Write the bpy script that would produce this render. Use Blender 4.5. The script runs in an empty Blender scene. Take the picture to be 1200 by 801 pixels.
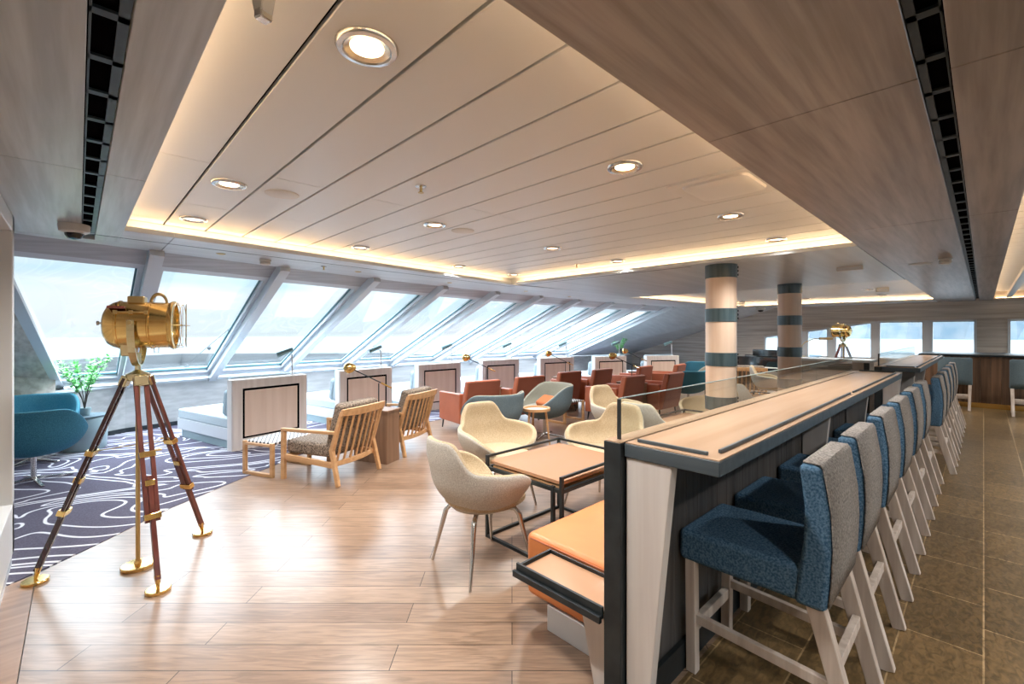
import bpy, bmesh, math, random
from mathutils import Vector, Matrix
random.seed(7)
sc = bpy.context.scene
R = math.radians
# ------------------------------------------------------------------ camera, sky, exposure
EYE = 1.52
HEAD = 46.2                       # heading of the lens, degrees left of the +Y axis of the room
cd = bpy.data.cameras.new('camera'); cam = bpy.data.objects.new('camera', cd)
sc.collection.objects.link(cam); sc.camera = cam
cd.sensor_fit = 'HORIZONTAL'; cd.sensor_width = 36; cd.lens = 530/1200*36
cd.shift_y = -10/1200; cd.clip_start = .05; cd.clip_end = 9000
cam.location = (0, 0, EYE); cam.rotation_euler = (R(90), 0, R(HEAD))
sc.view_settings.view_transform = 'Standard'; sc.view_settings.look = 'None'
sc.view_settings.gamma = 1; sc.view_settings.use_curve_mapping = False
sc.view_settings.exposure = 0.12
try:
    sc.cycles.use_denoising = True; sc.cycles.max_bounces = 10; sc.cycles.diffuse_bounces = 6
    sc.cycles.transparent_max_bounces = 16; sc.cycles.sample_clamp_indirect = 6
    sc.cycles.caustics_reflective = False; sc.cycles.caustics_refractive = False
except Exception: pass
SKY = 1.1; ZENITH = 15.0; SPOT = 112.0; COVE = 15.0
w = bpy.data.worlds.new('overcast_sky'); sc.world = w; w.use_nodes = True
N, L = w.node_tree.nodes, w.node_tree.links
N.clear()
o_ = N.new('ShaderNodeOutputWorld'); bg = N.new('ShaderNodeBackground'); tc = N.new('ShaderNodeTexCoord')
sx = N.new('ShaderNodeSeparateXYZ'); L.new(tc.outputs['Generated'], sx.inputs[0])
rp = N.new('ShaderNodeValToRGB'); L.new(sx.outputs['Z'], rp.inputs[0])
e = rp.color_ramp.elements
e[0].position = 0.0; e[0].color = (.80, .93, .98, 1); e[1].position = .09; e[1].color = (.56, .79, .90, 1)
for p, c in ((.22, (.92, .96, 1)), (.34, (.58, .78, .88)), (.5, (.78, .88, 1)), (1, (.68, .84, 1))):
    q = e.new(p); q.color = (*c, 1)
mp = N.new('ShaderNodeMapping'); mp.inputs['Scale'].default_value = (1.6, 1.6, 9); L.new(tc.outputs['Generated'], mp.inputs[0])
nz = N.new('ShaderNodeTexNoise'); nz.inputs['Scale'].default_value = 1.7; nz.inputs['Detail'].default_value = 5; L.new(mp.outputs[0], nz.inputs[0])
cr = N.new('ShaderNodeValToRGB'); cr.color_ramp.elements[0].position = .42; cr.color_ramp.elements[1].position = .62; L.new(nz.outputs[0], cr.inputs[0])
mx = N.new('ShaderNodeMixRGB'); L.new(cr.outputs[0], mx.inputs[0]); L.new(rp.outputs[0], mx.inputs[1]); mx.inputs[2].default_value = (.86, .93, 1, 1)
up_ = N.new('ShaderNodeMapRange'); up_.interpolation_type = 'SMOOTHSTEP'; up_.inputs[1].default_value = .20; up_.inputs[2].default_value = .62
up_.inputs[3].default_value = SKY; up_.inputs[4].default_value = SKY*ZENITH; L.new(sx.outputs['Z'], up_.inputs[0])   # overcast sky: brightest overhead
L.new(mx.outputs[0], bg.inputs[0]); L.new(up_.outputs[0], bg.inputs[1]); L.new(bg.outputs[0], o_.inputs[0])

# ------------------------------------------------------------------ materials
def new_mat(name):
    m = bpy.data.materials.new(name); m.use_nodes = True
    nt = m.node_tree; return m, nt, nt.nodes['Principled BSDF']
def mat(name, col, rough=.5, metal=0, col2=None, scale=8, stretch=(1, 1, 1), bump=0, lo=.35, hi=.65, detail=4, coat=0, spec=.5):
    m, nt, b = new_mat(name)
    b.inputs['Base Color'].default_value = (*col, 1); b.inputs['Roughness'].default_value = rough
    b.inputs['Metallic'].default_value = metal; b.inputs['Coat Weight'].default_value = coat
    b.inputs['Specular IOR Level'].default_value = spec
    if col2 or bump:
        t = nt.nodes.new('ShaderNodeTexCoord'); mp = nt.nodes.new('ShaderNodeMapping'); mp.inputs['Scale'].default_value = stretch
        n = nt.nodes.new('ShaderNodeTexNoise'); n.inputs['Scale'].default_value = scale; n.inputs['Detail'].default_value = detail
        nt.links.new(t.outputs['Object'], mp.inputs[0]); nt.links.new(mp.outputs[0], n.inputs[0])
        if col2:
            r = nt.nodes.new('ShaderNodeValToRGB'); r.color_ramp.elements[0].position = lo; r.color_ramp.elements[1].position = hi
            r.color_ramp.elements[0].color = (*col, 1); r.color_ramp.elements[1].color = (*col2, 1)
            nt.links.new(n.outputs[0], r.inputs[0]); nt.links.new(r.outputs[0], b.inputs['Base Color'])
        if bump:
            bp = nt.nodes.new('ShaderNodeBump'); bp.inputs['Strength'].default_value = bump; bp.inputs['Distance'].default_value = .004
            nt.links.new(n.outputs[0], bp.inputs['Height']); nt.links.new(bp.outputs[0], b.inputs['Normal'])
    return m
def emit(name, col, s):
    m = bpy.data.materials.new(name); m.use_nodes = True; nt = m.node_tree; nt.nodes.clear()
    o = nt.nodes.new('ShaderNodeOutputMaterial'); e = nt.nodes.new('ShaderNodeEmission')
    e.inputs[0].default_value = (*col, 1); e.inputs[1].default_value = s; nt.links.new(e.outputs[0], o.inputs[0]); return m
def glass(name, tint=(.985, .995, 1), refl=.02):
    m = bpy.data.materials.new(name); m.use_nodes = True; nt = m.node_tree; nt.nodes.clear()
    o = nt.nodes.new('ShaderNodeOutputMaterial'); t = nt.nodes.new('ShaderNodeBsdfTransparent'); g = nt.nodes.new('ShaderNodeBsdfGlossy')
    lw = nt.nodes.new('ShaderNodeLayerWeight'); lw.inputs[0].default_value = .5; mx = nt.nodes.new('ShaderNodeMixShader')
    pw = math_n(nt, 'POWER', lw.outputs['Facing'], 5.0); f = math_n(nt, 'MULTIPLY_ADD', pw, .6, refl)
    t.inputs[0].default_value = (*tint, 1); g.inputs['Roughness'].default_value = .01
    nt.links.new(f, mx.inputs[0]); nt.links.new(t.outputs[0], mx.inputs[1]); nt.links.new(g.outputs[0], mx.inputs[2])
    nt.links.new(mx.outputs[0], o.inputs[0]); return m
def mix(nt, fac, a, b):
    x = nt.nodes.new('ShaderNodeMixRGB')
    for i, v in ((0, fac), (1, a), (2, b)):
        if isinstance(v, (int, float)): x.inputs[i].default_value = v
        elif isinstance(v, tuple): x.inputs[i].default_value = (*v, 1)
        else: nt.links.new(v, x.inputs[i])
    return x
def math_n(nt, op, a, b=0.0, c=None):
    x = nt.nodes.new('ShaderNodeMath'); x.operation = op
    for i, v in enumerate((a, b, c)):
        if v is None: continue
        if isinstance(v, (int, float)): x.inputs[i].default_value = v
        else: nt.links.new(v, x.inputs[i])
    return x.outputs[0]
def tiles(name, rot, bw, rh, c1, c2, mortar, msize, grain, gstr, rough, gl, gh, bump=.15, off=.5, coat=0):
    """boards or tiles laid in courses turned by rot degrees"""
    m, nt, b = new_mat(name)
    t = nt.nodes.new('ShaderNodeTexCoord'); mp = nt.nodes.new('ShaderNodeMapping'); mp.inputs['Rotation'].default_value = (0, 0, R(-rot))
    nt.links.new(t.outputs['Object'], mp.inputs[0])
    br = nt.nodes.new('ShaderNodeTexBrick'); br.offset = off; br.inputs['Scale'].default_value = 1
    br.inputs['Brick Width'].default_value = bw; br.inputs['Row Height'].default_value = rh; br.inputs['Mortar Size'].default_value = msize
    br.inputs['Mortar Smooth'].default_value = .1
    br.inputs['Color1'].default_value = (*c1, 1); br.inputs['Color2'].default_value = (*c2, 1); br.inputs['Mortar'].default_value = (*mortar, 1)
    nt.links.new(mp.outputs[0], br.inputs[0])
    m2 = nt.nodes.new('ShaderNodeMapping'); m2.inputs['Scale'].default_value = gstr; nt.links.new(mp.outputs[0], m2.inputs[0])
    n = nt.nodes.new('ShaderNodeTexNoise'); n.inputs['Scale'].default_value = grain; n.inputs['Detail'].default_value = 7; n.inputs['Distortion'].default_value = 1.2
    nt.links.new(m2.outputs[0], n.inputs[0])
    r = nt.nodes.new('ShaderNodeValToRGB'); r.color_ramp.elements[0].position = .36; r.color_ramp.elements[1].position = .62
    r.color_ramp.elements[0].color = (gl, gl, gl, 1); r.color_ramp.elements[1].color = (gh, gh, gh, 1); nt.links.new(n.outputs[0], r.inputs[0])
    x = nt.nodes.new('ShaderNodeMixRGB'); x.blend_type = 'MULTIPLY'; x.inputs[0].default_value = 1
    nt.links.new(br.outputs[0], x.inputs[1]); nt.links.new(r.outputs[0], x.inputs[2]); nt.links.new(x.outputs[0], b.inputs['Base Color'])
    b.inputs['Roughness'].default_value = rough; b.inputs['Coat Weight'].default_value = coat; b.inputs['Coat Roughness'].default_value = .2
    bp = nt.nodes.new('ShaderNodeBump'); bp.inputs['Strength'].default_value = bump; bp.inputs['Distance'].default_value = .003
    nt.links.new(n.outputs[0], bp.inputs['Height']); nt.links.new(bp.outputs[0], b.inputs['Normal'])
    return m
def carpet_mat():
    m, nt, b = new_mat('contour_carpet')
    t = nt.nodes.new('ShaderNodeTexCoord'); n = nt.nodes.new('ShaderNodeTexNoise')
    nt.nodes.remove(n); mp = nt.nodes.new('ShaderNodeMapping'); mp.inputs['Rotation'].default_value = (0, 0, R(35)); nt.links.new(t.outputs['Object'], mp.inputs[0])
    def field(dx, dy):
        ad = nt.nodes.new('ShaderNodeVectorMath'); ad.operation = 'ADD'; ad.inputs[1].default_value = (dx, dy, 0); nt.links.new(mp.outputs[0], ad.inputs[0])
        sc_ = nt.nodes.new('ShaderNodeVectorMath'); sc_.operation = 'MULTIPLY'; sc_.inputs[1].default_value = (1.5, .85, 0); nt.links.new(ad.outputs[0], sc_.inputs[0])
        n = nt.nodes.new('ShaderNodeTexNoise'); n.noise_dimensions = '2D'; n.inputs['Scale'].default_value = 1.0; n.inputs['Detail'].default_value = 1.6; n.inputs['Distortion'].default_value = .7; n.inputs['Roughness'].default_value = .45
        nt.links.new(sc_.outputs[0], n.inputs[0]); return n.outputs[0]
    K = 9.5; H_ = .01
    f0, fx, fy = field(0, 0), field(H_, 0), field(0, H_)
    gx = math_n(nt, 'SUBTRACT', fx, f0); gy = math_n(nt, 'SUBTRACT', fy, f0)
    g2 = math_n(nt, 'ADD', math_n(nt, 'MULTIPLY', gx, gx), math_n(nt, 'MULTIPLY', gy, gy)); gm = math_n(nt, 'MULTIPLY', math_n(nt, 'SQRT', g2), K/H_)
    a = math_n(nt, 'ABSOLUTE', math_n(nt, 'SUBTRACT', math_n(nt, 'FRACT', math_n(nt, 'MULTIPLY', f0, K)), .5))
    dist = math_n(nt, 'DIVIDE', a, math_n(nt, 'MAXIMUM', gm, .6))
    r = nt.nodes.new('ShaderNodeValToRGB'); r.color_ramp.elements[0].position = .0095; r.color_ramp.elements[0].color = (1, 1, 1, 1)
    r.color_ramp.elements[1].position = .0135; r.color_ramp.elements[1].color = (0, 0, 0, 1); nt.links.new(dist, r.inputs[0])
    n2 = nt.nodes.new('ShaderNodeTexNoise'); n2.inputs['Scale'].default_value = 90; n2.inputs['Detail'].default_value = 3; nt.links.new(t.outputs['Object'], n2.inputs[0])
    base = mix(nt, n2.outputs[0], (.045, .04, .065), (.16, .15, .20))
    x = mix(nt, r.outputs[0], base.outputs[0], (.72, .72, .76)); nt.links.new(x.outputs[0], b.inputs['Base Color'])
    b.inputs['Roughness'].default_value = .95; b.inputs['Specular IOR Level'].default_value = .15
    bp = nt.nodes.new('ShaderNodeBump'); bp.inputs['Strength'].default_value = .4; bp.inputs['Distance'].default_value = .004
    nt.links.new(n2.outputs[0], bp.inputs['Height']); nt.links.new(bp.outputs[0], b.inputs['Normal'])
    return m
def fabric(name, c1, c2, scale=160, bump=.35, rough=.92):
    return mat(name, c1, rough, 0, c2, scale, (1, 1, 1), bump, .35, .65, 2, spec=.2)
def wood(name, c1, c2, axis, rough=.42, scale=5):
    s = [14, 14, 14]; s[axis] = .7
    return mat(name, c1, rough, 0, c2, scale, tuple(x/3 for x in s), .05, .36, .64, 7)
M = dict(
    oak=tiles('oak_floorboards', 46.2, 1.5, .17, (.335, .225, .155), (.25, .16, .108), (.035, .02, .012), .0022, 3.2, (1.2, 13, 1), .28, .74, 1.12, .12, .37, .25),
    slate=tiles('slate_floor_tiles', 90, .56, .30, (.20, .122, .052), (.125, .078, .034), (.42, .28, .14), .0036, 16.0, (1, 2.2, 1), .30, .66, 1.25, .35, .5),
    border=wood('oak_border_boards', (.34, .2, .12), (.24, .13, .075), 1, .3),
    carpet=carpet_mat(),
    soffit_y=wood('grey_veneer_lengthwise', (.225, .185, .165), (.36, .305, .28), 1, .34, 5.5),  # one veneer in three tones; dimmer light put into this brown
    soffit_x=wood('grey_veneer_crosswise', (.37, .385, .395), (.50, .525, .54), 0, .34, 5.5),  # same veneer, lighter and cooler: daylight put into the colour
    soffit_far=wood('daylit_grey_veneer', (.52, .55, .57), (.60, .63, .65), 1, .34, 2.4),  # same veneer at its palest: window light painted into the tone
    plank=mat('white_metal_ceiling_plank', (.70, .715, .72), .38),
    black=mat('matt_black', (.003, .003, .004), .9, spec=0), dark=mat('dark_steel', (.025, .032, .036), .42, .5, (.04, .05, .055), 9),
    white=mat('white_lacquer', (.60, .62, .64), .4), white_frame=mat('white_window_frame', (.56, .60, .63), .35),
    gasket=mat('teal_rubber_gasket', (.05, .16, .19), .5),
    blindwood=wood('grey_valance_wood', (.34, .34, .35), (.44, .44, .46), 1, .5),
    ply=wood('striated_wall_wood', (.36, .31, .26), (.55, .50, .44), 0, .5, 3.2),
    plyy=wood('pale_dado_wood', (.36, .36, .35), (.46, .46, .45), 1, .5, 3.2),
    glass=glass('window_glass'), screen=glass('clear_screen_glass', (.93, .96, .95)),
    brass=mat('polished_brass', (.88, .62, .24), .16, 1, (.76, .50, .18), 5), brass_dull=mat('aged_brass', (.55, .40, .18), .3, 1),
    pale_brass=mat('pale_brass', (.72, .66, .42), .2, 1, (.6, .5, .3), 6),
    chrome=mat('satin_chrome', (.62, .60, .57), .22, 1), mahog=mat('mahogany', (.10, .022, .016), .28, 0, (.16, .04, .028), 6, (6, 6, 1), coat=.4),
    mahog_dark=mat('dark_mahogany', (.022, .012, .014), .25, 0, (.05, .02, .02), 6, (6, 6, 1), coat=.4),
    cream=fabric('cream_weave', (.42, .39, .34), (.60, .57, .51)), cream_in=fabric('mustard_cream_weave', (.40, .31, .19), (.55, .44, .30)),
    teal=fabric('teal_felt', (.03, .13, .20), (.06, .22, .31)), teal_l=fabric('pale_teal_felt', (.07, .28, .38), (.13, .37, .47)),
    steelblue=fabric('grey_blue_felt', (.095, .14, .165), (.165, .22, .25)), greyfelt=fabric('grey_felt', (.24, .24, .20), (.34, .34, .29)),
    rust=mat('terracotta_leather', (.40, .115, .055), .42, 0, (.46, .14, .07), 3, bump=.05), rust_d=mat('brown_red_leather', (.25, .075, .045), .42, 0, (.29, .09, .055), 3),
    orange=mat('orange_tan_leather', (.60, .19, .055), .38, 0, (.66, .23, .07), 3),
    tweed=fabric('brown_tweed', (.07, .055, .045), (.36, .29, .23), 75, .6), blue=fabric('denim_blue_tweed', (.035, .095, .17), (.13, .23, .34), 120, .6),
    greytweed=fabric('grey_tweed', (.18, .165, .155), (.37, .34, .315), 120, .5), seat_brown=fabric('shadow_brown_tweed', (.06, .08, .10), (.14, .15, .16), 120, .5),
    stoolwood=wood('limed_oak', (.50, .40, .33), (.66, .56, .48), 2, .5), oakframe=wood('honey_oak', (.52, .29, .13), (.64, .38, .19), 1, .42),
    paleoak=wood('pale_oak_panel', (.72, .56, .46), (.80, .65, .55), 2, .5, 2.2), rim=wood('whitewashed_oak', (.68, .62, .58), (.76, .71, .67), 2, .5),
    counter=wood('counter_oak', (.50, .32, .20), (.58, .39, .26), 1, .22, 2), counter_edge=wood('grey_stained_edge', (.055, .075, .09), (.085, .11, .125), 0, .45),
    tabletop=mat('tan_laminate', (.44, .245, .14), .22), barpanel=wood('dark_grey_boards', (.06, .055, .05), (.11, .10, .095), 2, .55),
    cushion=fabric('pale_blue_grey_weave', (.27, .33, .36), (.37, .43, .46)), cushion_l=fabric('white_blue_weave', (.42, .49, .52), (.52, .58, .61)),
    lampgrey=mat('grey_green_enamel', (.16, .27, .29), .4), rope=fabric('rust_cushion_cloth', (.45, .13, .05), (.5, .17, .07)),
    leaf=mat('bright_leaf', (.16, .50, .14), .6, 0, (.32, .68, .30), 30), stemw=mat('plant_stem', (.05, .04, .03), .8), pot=mat('grey_glaze', (.30, .40, .42), .35),
    bulb=emit('downlight_glow', (1, .80, .52), 7), cove=emit('led_strip', (1, .64, .34), COVE), reflector=mat('downlight_reflector', (.8, .66, .46), .25, 1),
    plastic=mat('ivory_plastic', (.60, .57, .52), .45), smoked=mat('smoked_dome', (.02, .022, .025), .08), lit=emit('sign_light', (1, .85, .6), 1.0),
    piano=mat('piano_black', (.006, .012, .014), .08, coat=1), keys=mat('piano_keys', (.75, .74, .7), .3), stone=mat('pale_counter_stone', (.62, .66, .68), .2),
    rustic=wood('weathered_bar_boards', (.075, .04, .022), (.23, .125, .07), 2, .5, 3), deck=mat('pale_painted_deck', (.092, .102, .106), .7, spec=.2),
    sea=mat('fjord_water', (.056, .072, .08), .6, spec=.15), snow=mat('snowy_mountain', (.058, .082, .10), .9, 0, (.092, .106, .115), .012, spec=0),  # haze is put into the mountain's pale blue tones
    colwood=wood('column_oak', (.62, .44, .31), (.72, .55, .42), 2, .35, 2.5), woven=mat('black_white_webbing', (.75, .74, .72), .8),
)
# checker webbing on the footstools
m, nt, b = new_mat('webbing'); ck = nt.nodes.new('ShaderNodeTexChecker'); ck.inputs['Scale'].default_value = 36
ck.inputs[1].default_value = (.8, .79, .77, 1); ck.inputs[2].default_value = (.015, .015, .02, 1)
t = nt.nodes.new('ShaderNodeTexCoord'); nt.links.new(t.outputs['Object'], ck.inputs[0]); nt.links.new(ck.outputs[0], b.inputs['Base Color']); M['woven'] = m

# ------------------------------------------------------------------ mesh helpers
class G:
    def __init__(s): s.b = bmesh.new()
    def hexa(s, p):          # 8 points: bottom 4 ccw, top 4 ccw
        v = [s.b.verts.new(x) for x in p]
        for f in ((3, 2, 1, 0), (4, 5, 6, 7), (0, 1, 5, 4), (1, 2, 6, 5), (2, 3, 7, 6), (3, 0, 4, 7)): s.b.faces.new([v[i] for i in f])
        return s
    def box(s, x0, x1, y0, y1, z0, z1): return s.hexa([(x0, y0, z0), (x1, y0, z0), (x1, y1, z0), (x0, y1, z0), (x0, y0, z1), (x1, y0, z1), (x1, y1, z1), (x0, y1, z1)])
    def beam(s, p, q, w_, h, up=(0, 0, 1), w2=None, h2=None):
        p, q = Vector(p), Vector(q); d = (q-p).normalized(); up = Vector(up)
        if abs(d.dot(up)) > .99: up = Vector((0, 1, 0))
        a = d.cross(up).normalized(); c = a.cross(d).normalized(); w2 = w2 or w_; h2 = h2 or h
        def ring(o, w_, h): return [o-a*w_/2-c*h/2, o+a*w_/2-c*h/2, o+a*w_/2+c*h/2, o-a*w_/2+c*h/2]
        r0, r1 = ring(p, w_, h), ring(q, w2, h2)
        v = [s.b.verts.new(x) for x in r0+r1]
        for f in ((3, 2, 1, 0), (4, 5, 6, 7), (0, 1, 5, 4), (1, 2, 6, 5), (2, 3, 7, 6), (3, 0, 4, 7)): s.b.faces.new([v[i] for i in f])
        return s
    def cyl(s, p, q, r0, r1=None, n=20, cap=True):
        r1 = r0 if r1 is None else r1
        return s.tube([p, q], [r0, r1], n, cap)
    def tube(s, pts, rad, n=12, cap=True, closed=False):
        pts = [Vector(x) for x in pts]; k = len(pts)
        if not isinstance(rad, (list, tuple)): rad = [rad]*k
        rings = []; pa = None
        for i, p in enumerate(pts):
            a = pts[(i-1) % k] if (i or closed) else p; c = pts[(i+1) % k] if (i < k-1 or closed) else p
            d = (c-a).normalized()
            if pa is None:
                u = Vector((0, 0, 1)) if abs(d.z) < .9 else Vector((1, 0, 0)); x = d.cross(u).normalized()
            else: x = (pa-d*pa.dot(d)).normalized()
            pa = x; y = d.cross(x)
            rings.append([s.b.verts.new(p+(x*math.cos(t)+y*math.sin(t))*rad[i]) for t in [2*math.pi*j/n for j in range(n)]])
        m_ = k if closed else k-1
        for i in range(m_):
            A, B = rings[i], rings[(i+1) % k]
            for j in range(n): s.b.faces.new((A[j], A[(j+1) % n], B[(j+1) % n], B[j]))
        if cap and not closed: s.b.faces.new(rings[0][::-1]); s.b.faces.new(rings[-1])
        return s
    def lathe(s, prof, n=28, c=(0, 0, 0), axis='Z', open_=False):
        c = Vector(c); rings = []
        def P(r, h, t):
            if axis == 'Z': return c+Vector((r*math.cos(t), r*math.sin(t), h))
            if axis == 'Y': return c+Vector((r*math.cos(t), h, -r*math.sin(t)))
            return c+Vector((h, r*math.cos(t), r*math.sin(t)))
        for r, h in prof: rings.append([s.b.verts.new(P(max(r, 1e-4), h, 2*math.pi*j/n)) for j in range(n)])
        for A, B in zip(rings, rings[1:]):
            for j in range(n): s.b.faces.new((A[j], A[(j+1) % n], B[(j+1) % n], B[j]))
        if not open_: s.b.faces.new(rings[0][::-1]); s.b.faces.new(rings[-1])
        return s
    def prism(s, pts, z0, z1):
        a = [s.b.verts.new((x, y, z0)) for x, y in pts]; c = [s.b.verts.new((x, y, z1)) for x, y in pts]; k = len(pts)
        s.b.faces.new(a[::-1]); s.b.faces.new(c)
        for i in range(k): s.b.faces.new((a[i], a[(i+1) % k], c[(i+1) % k], c[i]))
        return s
    def poly(s, pts): s.b.faces.new([s.b.verts.new(p) for p in pts]); return s
    def slab(s, pts, n, th):   # 3-D quad given a thickness along n
        n = Vector(n).normalized()*th; pts = [Vector(p) for p in pts]; k = len(pts)
        a = [s.b.verts.new(p) for p in pts]; c = [s.b.verts.new(p+n) for p in pts]
        s.b.faces.new(a[::-1]); s.b.faces.new(c)
        for i in range(k): s.b.faces.new((a[i], a[(i+1) % k], c[(i+1) % k], c[i]))
        return s
    def grid(s, rows, closed=False):
        V = [[s.b.verts.new(p) for p in r] for r in rows]; n = len(V[0])
        for A, B in zip(V, V[1:]):
            for j in range(n if closed else n-1): s.b.faces.new((A[j], A[(j+1) % n], B[(j+1) % n], B[j]))
        return V
    def build(s, name, m, parent=None, bevel=0, sub=0, smooth=False, seg=2, solid=0, xf=None):
        if xf is not None: bmesh.ops.transform(s.b, matrix=xf, verts=s.b.verts)
        bmesh.ops.recalc_face_normals(s.b, faces=s.b.faces)
        me = bpy.data.meshes.new(name); s.b.to_mesh(me); s.b.free()
        o = bpy.data.objects.new(name, me); sc.collection.objects.link(o)
        for x in (m if isinstance(m, (list, tuple)) else [m]): me.materials.append(M[x] if isinstance(x, str) else x)
        if solid:
            k = o.modifiers.new('thickness', 'SOLIDIFY'); k.thickness = solid; k.offset = 1 if solid > 0 else -1
            k.thickness = abs(solid)
        if bevel:
            k = o.modifiers.new('bevel', 'BEVEL'); k.width = bevel; k.segments = seg; k.limit_method = 'ANGLE'; k.angle_limit = R(40); k.harden_normals = seg > 2
        if sub:
            k = o.modifiers.new('sub', 'SUBSURF'); k.levels = sub; k.render_levels = sub
        if smooth or sub or (bevel and seg > 2):
            for p in me.polygons: p.use_smooth = True
        if smooth and not sub:
            try: me.set_sharp_from_angle(angle=R(38))
            except Exception: pass
        if parent: o.parent = parent
        return o
def root(name, label, cat, group=None):
    o = bpy.data.objects.new(name, None); o.empty_display_size = .1; sc.collection.objects.link(o); return tag(o, label, cat, group)
def tag(o, label, cat, group=None):
    o['label'] = label; o['category'] = cat
    if group: o['group'] = group
    return o
def struct(o): o['kind'] = 'structure'; return o
def put(o, x, y, z=0, rot=0): o.location = (x, y, z); o.rotation_euler = (0, 0, R(rot)); return o
KIDS = {}
def dup(o, label=None):
    kids = {}
    for a in sc.collection.objects:
        if a.parent: kids.setdefault(a.parent.name, []).append(a)
    def rec(o, par):
        c = o.copy(); sc.collection.objects.link(c)
        if par: c.parent = par
        for k in kids.get(o.name, []): rec(k, c)
        return c
    c = rec(o, None)
    if label: c['label'] = label
    return c
class Rep:
    """first call hands out the thing itself, later calls a copy"""
    def __init__(s, o): s.o = o; s.used = False
    def __call__(s, label, x, y, z=0, rot=0):
        if s.used: c = dup(s.o)
        else: c = s.o; s.used = True
        c['label'] = label; return put(c, x, y, z, rot)
def face(fx, fy): return math.degrees(math.atan2(fy, fx))-90

# ------------------------------------------------------------------ room shell
Zc, Zp = 2.28, 2.40           # soffit underside, plank underside
def Xh(y): return -6.36+.0155*(y-8.7)**2 if y < 12.3 else -6.16+(y-12.3)*(1.86/2.7)     # head line of the raked bow windows
TAN = .396
ZS = .74                      # ledge height
def Xs(y): return Xh(min(y, 12.3))-(Zc-ZS)/TAN + (max(y, 12.3)-12.3)*.3
YW = 15.0
edge = [(-3.2, -1.2), (-4.05, -.34), (-4.4, .08), (-4.9, .58), (-5.51, 1.42), (-6.05, 2.2), (-6.45, 3.3), (-6.7, 5), (-6.8, 7), (-6.6, 9), (-6.1, 10.8), (-5.2, 12.4), (-4.6, YW)]
g = G(); g.prism([(3, -2.6), (-.92, -2.6), (-.92, YW+.1), (3, YW+.1)][::-1], -.06, 0); struct(g.build('floor_tile', 'slate'))
g = G(); g.prism([(-.92, -.19), (-.92, YW+.1)] + [(x, y) for x, y in edge[::-1] if y > -.1] + [(-4.15, -.19)], -.06, 0); struct(g.build('floor', 'oak'))
g = G(); g.prism([(-.92, -2.6), (-.92, -.194), (-4.15, -.194), (-4.05, -.34), (-3.2, -1.2), (-3.2, -2.6)], -.06, 0)
struct(g.build('floor_border', 'border', xf=None))
g = G(); g.prism([(x, y) for x, y in edge if y > -1.3] + [(-11.5, YW+.1), (-11.5, -2.6), (-3.2, -2.6)], -.06, .004); struct(g.build('floor_carpet', 'carpet'))
# soffit slabs, split into panels with hairline joints
def slab_panels(name, polys, m):
    g = G()
    for p in polys: g.prism(p, Zc, Zc+.035)
    return struct(g.build(name, m, bevel=.002, seg=1))
j = .0025
g = []
ys = [-2.6, -.55, 1.81, 4.16, 6.5, 8.9, 11.3, 13.7, YW]
for a, c in zip(ys, ys[1:]):
    g.append([(-.135, a+j), (-.135, c-j), (-.76, c-j), (-.76, a+j)][::-1] if True else None)
    g.append([(.15, a+j), (.15, c-j), (-.065, c-j), (-.065, a+j)][::-1])
slab_panels('ceiling_soffit_right', g, 'soffit_y')
g = []
xs = [-.765, -2.9, -5.0]
for a, c in zip(xs, xs[1:]):
    g.append([(a-j, .245), (c+j, .245), (c+j, .095), (a-j, .095)]); g.append([(a-j, .015), (c+j, .015), (c+j, -2.6), (a-j, -2.6)])
slab_panels('ceiling_soffit_near', g, 'soffit_x')
def cof_left(y): return -4.40-(y-.245)*(.70/4.645)
g = []
yy = [-.5, .55, 2.0, 3.5, 4.885, 6.6, 8.45]
for a, c in zip(yy, yy[1:]):
    xa = cof_left(a) if .2 < a < 5 else -5.0; xc = cof_left(c) if .2 < c < 5 else -5.0
    if a < 0: xa = -5.002; xc = cof_left(c)
    if a == 4.885: xa = -5.1
    if a < 0: g.append([(-5.002, a), (-5.002, .245), (-4.40, .245), (xc, c-j), (Xh(c), c-j), (Xh(a), a)])
    else: g.append([(xa, a+j), (xc, c-j), (Xh(c), c-j), (Xh(a), a+j)])
g.append([(-.765, 4.89), (-.765, 8.45), (-5.0+j, 8.45), (-5.0+j, 4.89)])
g += [[(-5.26, 8.455), (-5.05, 11.2), (Xh(11.2), 11.2), (Xh(9.8), 9.8), (Xh(8.45), 8.455)], [(-5.05, 11.21), (-4.8, 13.8), (Xh(13.8), 13.8), (Xh(12.3), 12.3), (Xh(11.2), 11.21)]]
g += [[(-.765, 14.12), (-.765, YW), (Xh(YW), YW), (Xh(13.81), 13.81), (-4.8, 13.81)]]
slab_panels('ceiling_soffit_window', g, 'soffit_far')
# slot diffusers: a black channel with a punched dark rail
def slot(name, x0, x1, y0, y1, along, label):
    r = root(name, label, 'vent'); L_ = (x1-x0) if along == 'x' else (y1-y0)
    G().box(x0, x1, y0, y1, Zc+.02, Zc+.09).build('channel', 'black', r)
    g = G()
    if along == 'x':
        w_ = (y1-y0); g.box(x0, x1, y0, y0+w_*.07, Zc+.004, Zc+.012); g.box(x0, x1, y1-w_*.30, y1, Zc+.004, Zc+.012); p = x0
        while p < x1: g.box(p, p+.03, y0, y1, Zc+.004, Zc+.012); p += .25
    else:
        w_ = (x1-x0); g.box(x0, x0+w_*.30, y0, y1, Zc+.004, Zc+.012); g.box(x1-w_*.07, x1, y0, y1, Zc+.004, Zc+.012); p = y0
        while p < y1: g.box(x0, x1, p, p+.03, Zc+.004, Zc+.012); p += .25
    g.build('slotted_rail', 'dark', r)
slot('slot_vent', -4.72, -.8, .018, .092, 'x', 'long dark slotted air vent in the grey ceiling at upper left')
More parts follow.
